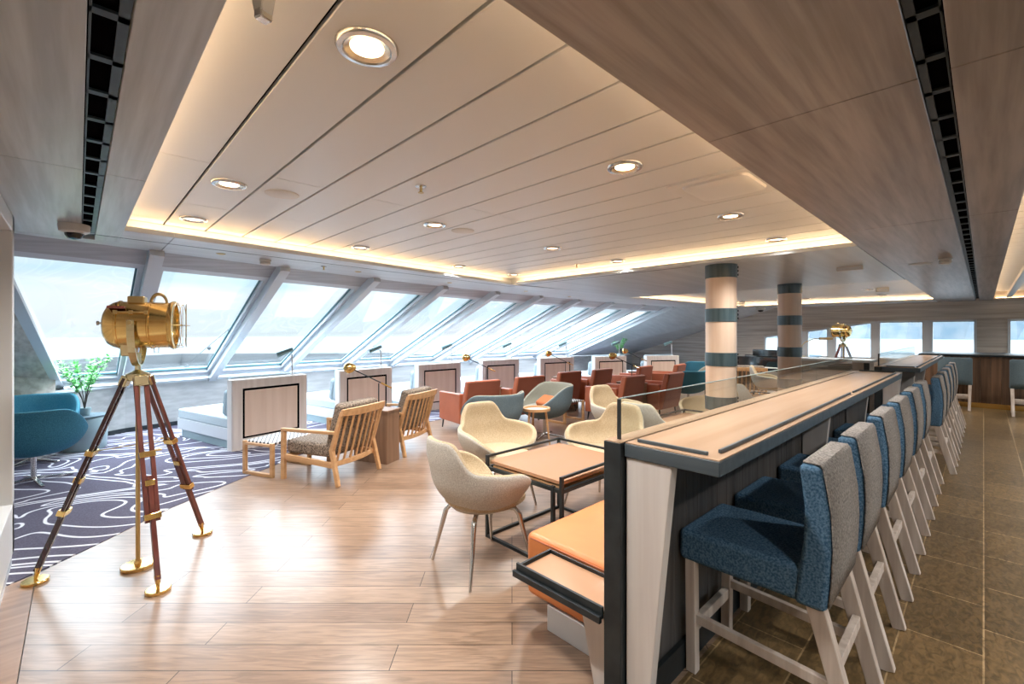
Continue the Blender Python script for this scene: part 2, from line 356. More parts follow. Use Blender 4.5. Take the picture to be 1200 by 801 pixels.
slot('slot_vent', -.132, -.068, .2, 14.35, 'y', 'long dark slotted air vent in the brown-looking ceiling at upper right')
# coffers: plank ceiling above, lip, led strip
def planks(name, x0, x1, y0, y1, pitch, off, joint, z=Zp, clip=None):
    g = G(); y = y0+off-pitch; i = 0
    while y < y1:
        a, c = max(y+.006, y0), min(y+pitch-.006, y1)
        if c-a > .02:
            js = [x0]+[q for q in sorted(joint(i)) if x0 < q < x1]+[x1]
            for p, q in zip(js, js[1:]): g.box(p+.0015, q-.0015, a, c, z, z+.02)
        y += pitch; i += 1
    o = struct(g.build(name, 'plank', bevel=.003, seg=1))
    struct(G().box(x0, x1, y0, y1, z+.022, z+.04).build(name+'_backing', 'black'))
def jt(i): return [-2.77 if i % 2 else -3.73] if i < 7 else [-2.5, -3.6+.4*(i % 2)]
planks('ceiling_planks', -5.5, -.55, .04, 5.1, .29, .17, jt)
planks('ceiling_planks_far', -5.7, -.55, 8.25, 14.35, .29, .2, lambda i: [-2.5, -3.9+.3*(i % 2)])
planks('ceiling_planks_right', 0.0, 2.4, -.6, YW, .29, .1, lambda i: [1.2], z=2.47)
def cove(pts, closed=True, inset=.075, zt=Zc+.036):
    """lip upstand and LED strip running behind the edge of an opening, pts counter-clockwise seen from above"""
    g = G(); h = G(); k = len(pts)
    cx = sum(p[0] for p in pts)/k; cy = sum(p[1] for p in pts)/k
    for i in range(k if closed else k-1):
        a, c = Vector((*pts[i], 0)), Vector((*pts[(i+1) % k], 0)); d = (c-a).normalized(); n = Vector((d.y, -d.x, 0))
        if n.dot(Vector((cx, cy, 0))-(a+c)/2) > 0: n = -n
        a2, c2 = a+n*.009+d*.0, c+n*.009
        g.beam((a2.x, a2.y, Zc+.023), (c2.x, c2.y, Zc+.023), .014, .034)
        a4, c4 = a+n*.155-d*.22, c+n*.155+d*.22; g.beam((a4.x, a4.y, Zc+.075), (c4.x, c4.y, Zc+.075), .008, .085)
        a3, c3 = a+n*inset+d*.04, c+n*inset-d*.04
        h.beam((a3.x, a3.y, zt+.008), (c3.x, c3.y, zt+.008), .022, .014)
    return g, h
def coffer(name, pts, label, closed=True):
    g, h = cove(pts, closed)
    struct(g.build('trim_'+name, 'plank')); o = h.build('led_strip', 'cove'); tag(o, label, 'light strip', 'warm strip lights in the ceiling coves')
coffer('1', [(-.76, .245), (-.76, 4.89), (-5.10, 4.89), (-4.40, .245)], 'warm strip light around the big plank ceiling recess nearest the camera')
coffer('2', [(-.76, 8.45), (-.76, 14.12), (-4.8, 13.81), (-5.26, 8.45)], 'warm strip light around the far plank ceiling recess past the columns')
coffer('3', [(.15, -.6), (.15, 14.9), (2.3, 14.9), (2.3, -.6)], 'warm strip light in the recess at the right edge of the ceiling')
# dark trim seam beside the big recess
g = G(); pts = [(-4.72, .055), (-4.62, .245), (-5.28, 5.02), (-.8, 5.02)]
struct(G().beam((-4.72, .055, Zc-.0005), (-5.30, 5.02, Zc-.0005), .006, .004).beam((-5.30, 5.02, Zc-.0005), (-2.3, 5.02, Zc-.0005), .006, .004).build('trim_1_line', 'dark'))
struct(G().box(.34, .42, -.6, 14.5, 2.30, 2.36).build('trim_2_beam', 'soffit_far'))
struct(G().box(2.3, 3.0, -2.6, YW, Zc, Zc+.03).box(.15, 2.3, -2.6, -.6, Zc, Zc+.03).box(.15, 3, 14.9, YW, Zc, Zc+.03).build('ceiling_soffit_side', 'soffit_y'))
struct(G().box(-7.5, 3.1, -2.7, YW+.1, 2.62, 2.66).build('ceiling_deck', 'black'))
# raked bow windows -------------------------------------------------------
ydiv = [-.36, .52, 1.7, 2.95, 4.24, 5.5, 6.78, 8.08, 9.4, 10.75, 12.15]
def up(x, y, dz=0): return None
def P(y, s, off=0.0):
    """point on the raked plane: s=0 head, s=1 ledge; off = distance out along the outward normal"""
    a = Vector((Xh(y), y, Zc)); c = Vector((Xs(y), y, ZS)); p = a.lerp(c, s)
    nn = Vector((-(Zc-ZS), 0, (Xh(y)-Xs(y)))).normalized()
    return p+nn*off
def YL_(s): return -.52+.33*s
for i, (a, c) in enumerate(zip(ydiv, ydiv[1:])):
    e0 = bpy.data.objects.new('window_%d' % (i+1), None); sc.collection.objects.link(e0); struct(e0)
    m0, m1 = a+.05, c-.05
    s0, s1 = .075, .93
    g = G()
    n = Vector((-.37, 0, .93))
    def q(ya, yb, sa, sb, off, th):
        l0, l1 = (YL_(sa), YL_(sb)) if (i == 0 and ya < .2) else (ya, ya)
        g.slab([P(l0, sa, off), P(yb, sa, off), P(yb, sb, off), P(l1, sb, off)], n, th)
    f = .05
    if i: q(m0, m0+f, s0, 1, .02, .1)
    q(m1-f, m1, s0, 1, .02, .1); q(m0, m1, s0, s0+.022, .02, .1); q(m0, m1, s1, 1.0, .02, .1)
    g.build('window_frame', 'white_frame', e0)
    g = G(); q(m0+(f if i else 0), m1-f, s0+.02, s1, .10, .006); g.build('pane', 'glass', e0)
    g = G(); t_ = .014
    q(m1-f-t_, m1-f, s0+.03, s1, .075, .02); q(m0+f, m1-f, s1-.008, s1, .075, .02)
    g.build('gasket', 'gasket', e0)
    g = G(); q(m0, m1, 0, s0, .02, .03); g.build('valance', 'blindwood', e0)
    g = G(); g.slab([P(c-.055, -.02, -.09), P(c+.055, -.02, -.09), P(c+.055, 1.0, -.09), P(c-.055, 1.0, -.09)], n, .24)
    g.build('mullion_beam', 'white_frame', e0)
# far end of the raked plane closed with wood
g = G(); g.slab([P(12.2, 0), P(YW, 0), P(YW, 1), P(12.2, 1)], (-.37, 0, .93), .06); struct(g.build('wall_rake_end', 'soffit_far'))
# ledge and dado below the windows
g = G(); gl = G(); xsn = []
base = [(-8.70, -.30)]+[(Xs(y)-.0, y) for y in ydiv[1:]]+[(Xs(YW), YW)]
base = [(x+.10, y) for x, y in base]
for (xa, ya), (xb, yb) in zip(base, base[1:]):
    g.slab([(xa, ya, 0), (xb, yb, 0), (xb, yb, ZS-.03), (xa, ya, ZS-.03)], (-1, 0, 0), .04)
    gl.prism([(xa+.02, ya), (xb+.02, yb), (xb-.5, yb), (xa-.5, ya)], ZS-.03, ZS-.003)
struct(g.build('wall_window', 'plyy')); struct(gl.build('trim_3_ledge', 'white_frame'))
g = G()
for (xa, ya), (xb, yb) in zip(base, base[1:]): g.slab([(xa+.012, ya, 0), (xb+.012, yb, 0), (xb+.012, yb, .07), (xa+.012, ya, .07)], (-1, 0, 0), .012)
struct(g.build('baseboard_window', 'dark'))
# left end wall (follows the rake) and the framed partition beside the camera
g = G(); wl = [(-8.60, -.22), (-7.5, -1.5)]
tp = lambda x: ZS+(x-(Xs(-.36)))*TAN
g.slab([(*wl[0], 0), (*wl[1], 0), (*wl[1], 1.36), (*wl[0], ZS+.2)], (-.758, -.652, 0), .05); struct(g.build('wall_left', 'ply'))
g = G(); g.slab([P(YL_(0), 0), P(-1.6, 0), P(-1.6, 1), P(YL_(1), 1)], (-.37, 0, .93), .06); struct(g.build('wall_left_rake', 'ply'))
g = G(); n = (0, 1, 0)
a = P(YL_(1), 1, .02); c = P(YL_(0), 0, .02)
g.beam(a, c, .05, .09, up=(0, 1, 0)); struct(g.build('trim_4_rake', 'white_frame'))
g = G(); X0, X1, YL = -4.42, -1.4, -.305
g.box(X0, X0+.09, YL-.14, YL, .1, Zc); g.box(X0, X1, YL-.14, YL, Zc-.1, Zc); g.box(X0, X1, YL-.14, YL, .1, .42); g.box(X1-.09, X1, YL-.14, YL, .1, Zc)
struct(g.build('trim_5_frame', 'plank', bevel=.004, seg=1))
struct(G().box(X0+.09, X1-.09, YL-.13, YL-.06, .42, Zc-.1).build('wall_left_panel', 'ply'))
struct(G().box(X0-.0, X1, YL-.14, YL-.01, 0, .1).build('baseboard_left', 'stone'))
# far wall with windows, built from strips
HZ = lambda x: 1.84 if x > -1.95 else 1.84-(-1.95-x)*.155
wins = [(-4.6, -3.6), (-3.5, -2.96), (-2.84, -2.0), (-1.9, -1.0), (-.9, -.11), (.37, 2.6)]
g = G(); cur = -9.9
g.box(-12, -4.6, YW, YW+.12, 0, 2.3)
prev = -4.6
for a, c in wins:
    if a > prev: g.box(prev, a, YW, YW+.12, 0, 2.62)
    lo = 1.02 if a > -1.5 else .85
    g.hexa([(a, YW, 0), (c, YW, 0), (c, YW+.12, 0), (a, YW+.12, 0), (a, YW, lo), (c, YW, lo), (c, YW+.12, lo), (a, YW+.12, lo)])
    g.hexa([(a, YW, HZ(a)), (c, YW, HZ(c)), (c, YW+.12, HZ(c)), (a, YW+.12, HZ(a)), (a, YW, 2.62), (c, YW, 2.62), (c, YW+.12, 2.62), (a, YW+.12, 2.62)])
    prev = c
g.box(prev, 3.1, YW, YW+.12, 0, 2.62); struct(g.build('wall_far', 'ply'))
for k, (a, c) in enumerate(wins):
    e0 = bpy.data.objects.new('window_%d' % (20+k), None); sc.collection.objects.link(e0); struct(e0)
    lo = 1.02 if a > -1.5 else .85; t_ = .045; g = G()
    for x0, x1, z0, z1, zz in ((a, a+t_, lo, HZ(a), HZ(a)), (c-t_, c, lo, HZ(c), HZ(c))): g.box(x0, x1, YW-.03, YW+.08, z0, z1)
    g.box(a, c, YW-.03, YW+.08, lo, lo+t_)
    g.hexa([(a, YW-.03, HZ(a)-t_), (c, YW-.03, HZ(c)-t_), (c, YW+.08, HZ(c)-t_), (a, YW+.08, HZ(a)-t_), (a, YW-.03, HZ(a)), (c, YW-.03, HZ(c)), (c, YW+.08, HZ(c)), (a, YW+.08, HZ(a))])
    g.build('window_frame', 'white_frame', e0)
    G().hexa([(a+t_, YW+.05, lo+t_), (c-t_, YW+.05, lo+t_), (c-t_, YW+.056, lo+t_), (a+t_, YW+.056, lo+t_), (a+t_, YW+.05, HZ(a)-t_), (c-t_, YW+.05, HZ(c)-t_), (c-t_, YW+.056, HZ(c)-t_), (a+t_, YW+.056, HZ(a)-t_)]).build('pane', 'glass', e0)
g = G()
for (a, c), (a2, c2) in zip(wins, wins[1:]):
    if a2-c < .2: g.box(c-.01, a2+.01, YW-.04, YW-.001, .85, min(HZ(c), HZ(a2)))
struct(g.build('trim_6_mullions', 'white_frame'))
# side and back of the lounge
struct(G().box(3.0, 3.1, -2.7, YW+.1, 0, .95).box(3.0, 3.1, -2.7, YW+.1, 1.95, 2.62).build('wall_right', 'ply'))
for k in range(9):  # unseen window band, added to let fill daylight in from the right
    y0 = -2.6+k*1.95; e0 = bpy.data.objects.new('window_%d' % (30+k), None); sc.collection.objects.link(e0); struct(e0)
    G().box(2.98, 3.1, y0, y0+.12, .95, 1.95).box(2.98, 3.08, y0+.12, y0+1.95, .95, 1.0).box(2.98, 3.08, y0+.12, y0+1.95, 1.9, 1.95).build('window_frame', 'white_frame', e0)
    G().box(3.05, 3.056, y0+.12, y0+1.95, 1.0, 1.9).build('pane', 'glass', e0)
struct(G().box(-7.4, 3.1, -2.72, -2.6, 0, 2.62).build('wall_back', 'ply'))

# ------------------------------------------------------------------ outside
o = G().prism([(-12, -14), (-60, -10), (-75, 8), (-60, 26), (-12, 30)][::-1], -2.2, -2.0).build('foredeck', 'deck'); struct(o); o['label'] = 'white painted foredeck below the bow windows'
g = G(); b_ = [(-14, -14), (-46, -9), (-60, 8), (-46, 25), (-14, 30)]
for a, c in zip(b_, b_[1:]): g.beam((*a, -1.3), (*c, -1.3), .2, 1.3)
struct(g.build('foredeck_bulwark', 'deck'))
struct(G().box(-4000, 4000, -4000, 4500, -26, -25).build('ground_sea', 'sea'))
def ridge(name, x0, x1, y, h, seed, lab, face_x=False):
    rnd = random.Random(seed); n = 60; rows = []
    amp = [(rnd.uniform(.3, 1), rnd.uniform(.5, 6), rnd.uniform(0, 6)) for _ in range(7)]
    for t in range(8):
        r = []
        for k in range(n+1):
            u = k/n; s_ = sum(a*math.sin(f*u*6+p) for a, f, p in amp)/3.5
            hh = h*(.55+.35*s_)*math.sin(math.pi*t/7)**.8*math.sin(math.pi*min(1, max(0, u)))**.4+rnd.uniform(-.04, .04)*h*(1 if 0 < t < 7 else 0)
            q_ = x0+(x1-x0)*u; w_ = y+t*120
            r.append((w_*-1, q_, hh-26) if face_x else (q_, w_, hh-26))
        rows.append(r)
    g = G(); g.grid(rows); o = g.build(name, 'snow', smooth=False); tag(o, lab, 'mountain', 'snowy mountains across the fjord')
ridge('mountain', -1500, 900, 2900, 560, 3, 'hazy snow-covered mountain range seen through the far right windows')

# ------------------------------------------------------------------ bar counters
def leg_panel(g, y, x0=-.96, x1=-.775, x2=-.87, th=.045): g.hexa([(x0, y, 0), (x2, y, 0), (x2, y+th, 0), (x0, y+th, 0), (x0, y, 1.045), (x1, y, 1.045), (x1, y+th, 1.045), (x0, y+th, 1.045)])
def bar(label, X0, Y0, Y1, legs, ends):
    r = root('bar_counter', label, 'bar counter'); r.location = (X0, Y0, 0); dx = -X0-0; Lg = Y1-Y0
    # local x: 0 = stool-side edge, negative towards the lounge
    G().box(-.36, 0, .02, Lg, 1.045, 1.097).build('counter_edge', 'counter_edge', r, .003, seg=1)
    G().box(-.355, -.003, .024, Lg-.004, 1.097, 1.101).build('counter_top', 'counter', r)
    G().box(-.437, -.366, .004, Lg, 1.097, 1.101).build('ledge_cap', 'counter', r)
    G().box(-.44, -.363, 0, .07, 0, 1.097).build('end_post', 'dark', r, .002, seg=1)
    G().box(-.44, -.363, Lg-.06, Lg, 0, 1.097).build('end_post', 'dark', r, .002, seg=1)
    g = G(); y = .08
    while y < Lg-.12: g.box(-.435, -.366, y, min(y+.118, Lg-.07), .02, 1.09); y += .12
    g.build('partition_boards', 'barpanel', r, .003, seg=1)
    G().box(-.36, -.34, .1, Lg-.1, 0, .12).build('kick_plate', 'dark', r)
    for yy in legs:
        g = G(); g.hexa([(-.358, yy, 0), (-.275, yy, 0), (-.275, yy+.045, 0), (-.358, yy+.045, 0), (-.358, yy, 1.043), (-.17, yy, 1.043), (-.17, yy+.045, 1.043), (-.358, yy+.045, 1.043)])
        g.build('support_leg', 'rim', r, .003, seg=1)
    for q in ((-.325, -.055, .055, .067), (-.045, -.033, .12, Lg*.5-.05), (-.045, -.033, Lg*.5+.05, Lg-.12)):
        G().box(q[0], q[1], q[2], q[3], 1.101, 1.114).build('fiddle_rail', 'counter_edge', r, .002, seg=1)
    G().box(-.36, -.05, Lg-.03, Lg-.018, 1.101, 1.116).build('fiddle_rail', 'dark', r)
    n = 3 if Lg > 4.5 else 2; s_ = (Lg-.2)/n
    for k in range(n): G().box(-.405, -.397, .05+k*s_, .05+(k+1)*s_-.008, 1.099, 1.26).build('glass_screen', 'screen', r)
    G().box(-.408, -.394, .045, .053, 1.1, 1.26).build('glass_edge', 'dark', r)
    G().box(-.4045, -.3975, .053, Lg-.15, 1.26, 1.264).build('glass_edge', 'pot', r)
    return r
bar('long oak-topped bar counter nearest the camera with a glass screen', -.60, 1.50, 6.3, [.03, 2.49, 4.08], 1)
bar('second bar counter beyond the first, pale reflections on its top', -.53, 7.35, 11.9, [.03, 1.72, 3.52], 1)

# bar stools (front is +Y)
def make_stool(front, back):
    r = root('bar_stool', '', 'bar stool', None)
    G().box(-.235, .235, -.13, .36, .50, .64).build('seat', front, r, .028, seg=4)
    g = G()   # back block: front face curved, rear face upright
    rows = []
    prof = [(.50, -.205, -.10), (.62, -.215, -.115), (.74, -.22, -.13), (.86, -.215, -.135), (.96, -.20, -.125), (1.03, -.19, -.115)]
    Vv = []
    for z, yb, yf in prof: Vv.append([g.b.verts.new((x, y, z)) for x, y in ((-.25, yb), (.25, yb), (.25, yf), (-.25, yf))])
    for A, B in zip(Vv, Vv[1:]):
        for k in range(4): g.b.faces.new((A[k], A[(k+1) % 4], B[(k+1) % 4], B[k]))
    g.b.faces.new(Vv[0][::-1]); g.b.faces.new(Vv[-1])
    bo = g.build('backrest', front, r, .022, seg=3)
    rows = [[(x, yb-.003, z) for x in (-.236, 0, .236)] for z, yb, yf in prof]
    rows[0] = [(x, y, z+.02) for x, y, z in rows[0]]; rows[-1] = [(x, y, z-.01) for x, y, z in rows[-1]]
    rows.append([(x, -.185, 1.033) for x in (-.232, 0, .232)]); rows.append([(x, -.128, 1.034) for x in (-.225, 0, .225)])
    g = G(); g.grid(rows); g.build('rear_cover', back, bo, solid=.006, smooth=True)
    for sx_ in (-1, 1):
        G().beam((sx_*.195, .31, 0), (sx_*.205, .31, .51), .044, .044).build('leg', 'stoolwood', r, .003, seg=1)
        G().beam((sx_*.205, -.30, 0), (sx_*.215, -.165, .52), .040, .055, up=(0, 1, 0), w2=.046, h2=.06).build('leg', 'stoolwood', r, .003, seg=1)
        G().beam((sx_*.20, -.235, .22), (sx_*.20, .31, .25), .026, .04).build('side_stretcher', 'stoolwood', r, .002, seg=1)
    G().beam((-.2, .31, .20), (.2, .31, .20), .03, .05).build('front_rail', 'stoolwood', r, .002, seg=1)
    G().beam((-.2, -.225, .30), (.2, -.225, .30), .028, .045).build('rear_rail', 'stoolwood', r, .002, seg=1)
    return r
blue_stool = Rep(make_stool('blue', 'greytweed'))
sl = ['blue tweed bar stool nearest the camera, its whole seat in view', 'second bar stool from the camera, blue sided with grey back',
      'third bar stool from the camera at the first counter', 'fourth bar stool from the camera at the first counter',
      'fifth bar stool from the camera, near the far half of the first counter', 'bar stool at the far end of the first counter, last of its row']
for y, lb in zip((2.2, 2.85, 3.62, 4.40, 5.24, 6.08), sl): blue_stool(lb, -.60, y, 0, 90)
sl2 = ['nearest bar stool at the second counter, its grey-blue side in view', 'second bar stool along the second counter', 'middle bar stool along the second counter',
       'fourth bar stool along the second counter', 'farthest bar stool along the second counter, last of its row']
for y, lb in zip((7.03, 7.80, 8.65, 9.55, 10.4), sl2): blue_stool(lb, -.525, y, 0, 90)
gs = Rep(make_stool('steelblue', 'steelblue'))
gs('grey-blue bar stool facing the far window counter, left of the wall column', -.40, 12.85, 0, 0)
gs('grey-blue bar stool facing the far window counter at right picture edge', .58, 12.6, 0, 0)
for o in sc.collection.objects:
    if o.name.startswith('bar_stool'): o['group'] = 'upholstered bar stools'

# far window counter
r = root('window_counter', 'dark-topped wooden counter under the far right windows with brass kick strip', 'bar counter'); r.location = (0, 13.3, 0)
G().box(-.98, 2.4, -.06, 1.68, 1.045, 1.085).build('counter_top', 'dark', r, .004, seg=1)
g = G(); x = -.95
while x < 2.3: g.box(x, x+.148, 0, .05, .1, 1.045); x += .15
g.build('front_boards', 'rustic', r, .004, seg=1)
G().box(-.95, 2.35, .01, .06, 0, .1).build('kick_strip', 'brass', r)

# ------------------------------------------------------------------ leather bench with end tray beside the bar
r = root('leather_bench', 'orange tan leather bench against the near bar partition', 'bench'); r.location = (0, 0, 0)
G().box(-1.70, -1.05, 1.73, 2.62, .13, .46).build('seat', 'orange', r, .035, seg=4)
G().box(-1.55, -1.06, 1.735, 2.6, .0, .13).build('plinth', 'white', r, .003, seg=1)
g = G(); g.tube([(-1.695, 1.745, .40), (-1.66, 1.732, .437), (-1.1, 1.732, .437)], .004, 6); g.build('piping', 'rust', r)
r = root('end_tray', 'narrow oak tray table with dark rails at the near end of the leather bench', 'tray table')
G().box(-1.50, -1.045, 1.505, 1.715, .405, .420).build('tray_top', 'tabletop', r)
g = G(); g.box(-1.53, -1.045, 1.495, 1.507, .39, .436); g.build('tray_rail', 'dark', r)
G().box(-1.50, -1.045, 1.708, 1.718, .40, .436).build('tray_rail', 'dark', r)
G().box(-1.515, -1.503, 1.507, 1.718, .40, .436).build('tray_rail', 'dark', r)
G().box(-1.54, -1.045, 1.478, 1.495, .375, .405).build('front_bar', 'dark', r, .002, seg=1)
g = G(); g.hexa([(-1.16, 1.60, 0), (-1.05, 1.60, 0), (-1.05, 1.64, 0), (-1.16, 1.64, 0), (-1.25, 1.60, .40), (-1.05, 1.60, .40), (-1.05, 1.64, .40), (-1.25, 1.64, .40)])
g.build('support_leg', 'rim', r, .003, seg=1)

# ------------------------------------------------------------------ tub chairs (front is +Y)
def ss(a, b, x): t = min(1, max(0, (x-a)/(b-a))); return t*t*(3-2*t)
def make_tub(outer, inner):
    r = root('tub_chair', '', 'armchair')
    TH = 142; n = 44; nz = 9; zb = .40
    def top(t):
        t = abs(t); h = .87-.175*ss(24, 50, t); h -= .02*ss(50, 95, t); h -= .19*max(0, (t-92)/(TH-92))**1.8; return h
    def rad(t, v, h):
        base = .17+.16*(math.sin(min(1, v*1.45)*math.pi/2))**.75
        return (base + .012*v)*(.97+.10*ss(25, 80, abs(t))-.04*ss(115, 142, abs(t))) + .02*ss(.7, 1, v)*(abs(t) < 45)
    rows = []
    for k in range(nz+1):
        v = k/nz; row = []
        for jx in range(n+1):
            t = -TH+2*TH*jx/n; h = top(t); z = zb+(h-zb)*v; rr = rad(t, min(1, (z-zb)/.34), h)
            # the arm tips tuck in at the front
            tuck = ss(118, TH, abs(t)); z = z+(.03*(1-v))*tuck
            row.append((rr*math.sin(R(t))*1.02, -rr*math.cos(R(t))*1.0, z))
        rows.append(row)
    g = G(); g.grid(rows); g.build('shell', outer, r, solid=-.0, sub=0, smooth=True)
    sh = [o for o in bpy.data.objects if o.parent == r][-1]
    k = sh.modifiers.new('thick', 'SOLIDIFY'); k.thickness = .045; k.offset = -1; k.material_offset = 1; k.material_offset_rim = 1
    sh.data.materials.append(M[inner])
    k = sh.modifiers.new('sub', 'SUBSURF'); k.levels = 1; k.render_levels = 1
    # seat pad and shell bottom
    G().lathe([(.02, .385), (.16, .388), (.195, .40), (.22, .43), (.10, .44)], 28).build('shell_base', outer, r, smooth=True)
    g = G(); prof = [(.02, .42), (.24, .42), (.268, .44), (.27, .47), (.25, .492), (.15, .50), (.02, .502)]
    g.lathe(prof, 32, (0, .035, 0)); g.build('seat_pad', inner, r, smooth=True)
    for sx_ in (-1, 1):
        for sy in (-1, 1):
            g = G(); g.tube([(sx_*.09, sy*.09+.01, .392), (sx_*.155, sy*.155+.01, .375), (sx_*.175, sy*.175+.01, .34), (sx_*.24, sy*.24+.01, 0)], [.012, .016, .017, .009], 10); g.build('leg', 'chrome', r, smooth=True)
    return r
tub = Rep(make_tub('cream', 'cream_in'))
tubs = [('cream tub chair nearest the camera, seen from behind beside the first lounge table', -2.30, 1.92, face(.12, 1)),
        ('tub chair on the window side of the first lounge table, mustard inside in view', -3.02, 2.72, face(1, -.12)),
        ('tub chair at the far end of the first lounge table, back toward the glass screen', -2.33, 3.36, face(-.08, -1)),
        ('tub chair between the first lounge table and the bar, mostly hidden by the post', -1.52, 2.98, face(-1, 0)),
        ('brown-shaded tub chair back to back with the one at the first table', -2.28, 4.13, face(0, 1)),
        ('tub chair on the window side of the second lounge table, seen over the glass', -3.05, 4.72, face(1, -.1)),
        ('tub chair at the far end of the second lounge table left of the near column', -2.40, 5.72, face(-.3, -1)),
        ('white-looking tub chair right of the near column, seen through the glass', -2.30, 6.50, face(0, 1)),
        ('tub chair standing in front of the black piano', -2.98, 10.02, face(1, .3))]
for lb, x, y, a in tubs: tub(lb, x, y, 0, a)
for o in sc.collection.objects:
    if o.name.startswith('tub_chair'): o['group'] = 'cream tub chairs'
def make_table():
    r = root('lounge_table', '', 'table', 'lounge tables with black rails')
    G().box(-.345, .345, -.39, .40, .548, .572).build('tabletop', 'tabletop', r, .002, seg=1)
    for x, y in ((-.36, -.41), (.36, -.41), (-.36, .41), (.36, .41)): G().box(x-.011, x+.011, y-.011, y+.011, 0, .612).build('leg', 'dark', r)
    g = G()
    for x in (-.36, .36): g.box(x-.008, x+.008, -.41, .41, .595, .612); g.box(x-.011, x+.011, -.41, .41, .505, .53)
    g.box(-.36, .36, .402, .418, .595, .612); g.box(-.36, .36, .399, .421, .505, .53); g.box(-.36, .36, -.421, -.399, .505, .53)
    g.build('top_rails', 'dark', r)
    g = G()
    for x in (-.36, .36): g.box(x-.011, x+.011, -.41, .41, 0, .022)
    g.box(-.36, .36, .399, .421, 0, .022); g.box(-.36, .36, -.421, -.399, 0, .022); g.build('floor_frame', 'dark', r)
    G().box(.28, .302, -.425, -.403, 0, .54).build('brace_post', 'dark', r)
    G().box(-.33, .33, -.38, .38, .50, .535).build('drawer_box', 'oakframe', r)
    return r
tb = Rep(make_table())
tb('black-railed lounge table with tan top nearest the camera, ringed by tub chairs', -2.21, 2.62)
tb('second black-railed lounge table half hidden behind the bar glass', -2.14, 4.86)
tb('third black-railed lounge table beyond the near column', -2.14, 7.25)

# ------------------------------------------------------------------ egg / cup lounge chairs (front is +Y)
def make_cup(outer, inner, base_m):
    r = root('cup_chair', '', 'armchair'); n = 48; nz = 10; rows = []
    for k in range(nz+1):
        v = k/nz; row = []
        for jx in range(n):
            t = 360*jx/n-180; c = math.cos(R(t)); h = .46+.31*(1-ss(60, 138, abs(t)))-.02*ss(140, 180, abs(t))
            z = .26+(h-.26)*v; s_ = min(1, (z-.26)/.34)
            rr = .05+.35*math.sqrt(max(0, 1-(1-s_)**2.3))+.012*ss(.6, .8, z)
            row.append((rr*math.sin(R(t))*1.05, -rr*c*.98-.03*v*c, z))
        rows.append(row)
    g = G(); V = g.grid(rows, closed=True); g.b.faces.new(V[0]); sh = g.build('shell', outer, r, smooth=True)
    sh.data.materials.append(M[inner]); k = sh.modifiers.new('thick', 'SOLIDIFY'); k.thickness = .04; k.offset = -1; k.material_offset = 1; k.material_offset_rim = 1
    k = sh.modifiers.new('sub', 'SUBSURF'); k.levels = 1; k.render_levels = 1
    G().lathe([(.02, .37), (.25, .37), (.30, .40), (.30, .44), (.26, .455), (.02, .46)], 32).build('seat_pad', inner, r, smooth=True)
    G().cyl((0, 0, .03), (0, 0, .28), .022, .022).build('column', base_m, r, smooth=True)
    g = G()
    for a in (45, 135, 225, 315): g.beam((0, 0, .045), (.30*math.cos(R(a)), .30*math.sin(R(a)), .012), .035, .03, w2=.03, h2=.018)
    g.build('star_base', base_m, r, .003, seg=1); return r
teal = Rep(make_cup('teal', 'teal_l', 'chrome'))
teal('large teal cup chair at left beside the framed wall, seen from behind', -6.72, -.33, 0, face(-.6, .35))
teal('teal cup chair by the left window corner, behind the nearer one', -7.75, -.40, 0, face(1, .1))
teal('teal cup chair left of the near column with its back to the camera', -4.25, 9.15, 0, face(-1, .2))
teal('farthest teal cup chair in front of the last daybed', -5.50, 12.35, 0, face(-.9, .5))
sb = Rep(make_cup('steelblue', 'greyfelt', 'chrome'))
sb('grey-blue cup chair seen from behind between terracotta and cream chairs', -4.43, 3.88, 0, face(-1, .05))
sb('grey-lined cup chair turned toward the camera with an orange cushion', -4.50, 4.98, 0, face(-.45, -1))
sb('grey cup chair just left of the near column', -4.40, 10.35, 0, face(-.7, -.6))
for o in sc.collection.objects:
    if o.name.startswith('cup_chair'): o['group'] = 'cup shaped swivel chairs'
o = G().box(-.14, .14, -.05, .05, -.11, .11).build('cushion', 'rope', None, .04, seg=4); tag(o, 'orange cushion lying in the grey-lined cup chair', 'cushion'); o.location = (-4.42, 4.93, .53); o.rotation_euler = (R(60), 0, R(face(-.2, -1)))
# round side table
r = root('round_table', 'small low round table with wooden rim beside the grey-lined cup chair', 'side table'); r.location = (-4.16, 4.44, 0)
G().lathe([(.165, .485), (.19, .49), (.19, .525), (.165, .525), (.16, .50)], 36).build('rim', 'oakframe', r, smooth=True)
G().lathe([(.01, .488), (.163, .488), (.163, .502), (.01, .502)], 36).build('tray', 'paleoak', r)
for a in (30, 150, 270): G().cyl((.13*math.cos(R(a)), .13*math.sin(R(a)), .49), (.19*math.cos(R(a)), .19*math.sin(R(a)), 0), .016, .011, 10).build('leg', 'oakframe', r, smooth=True)

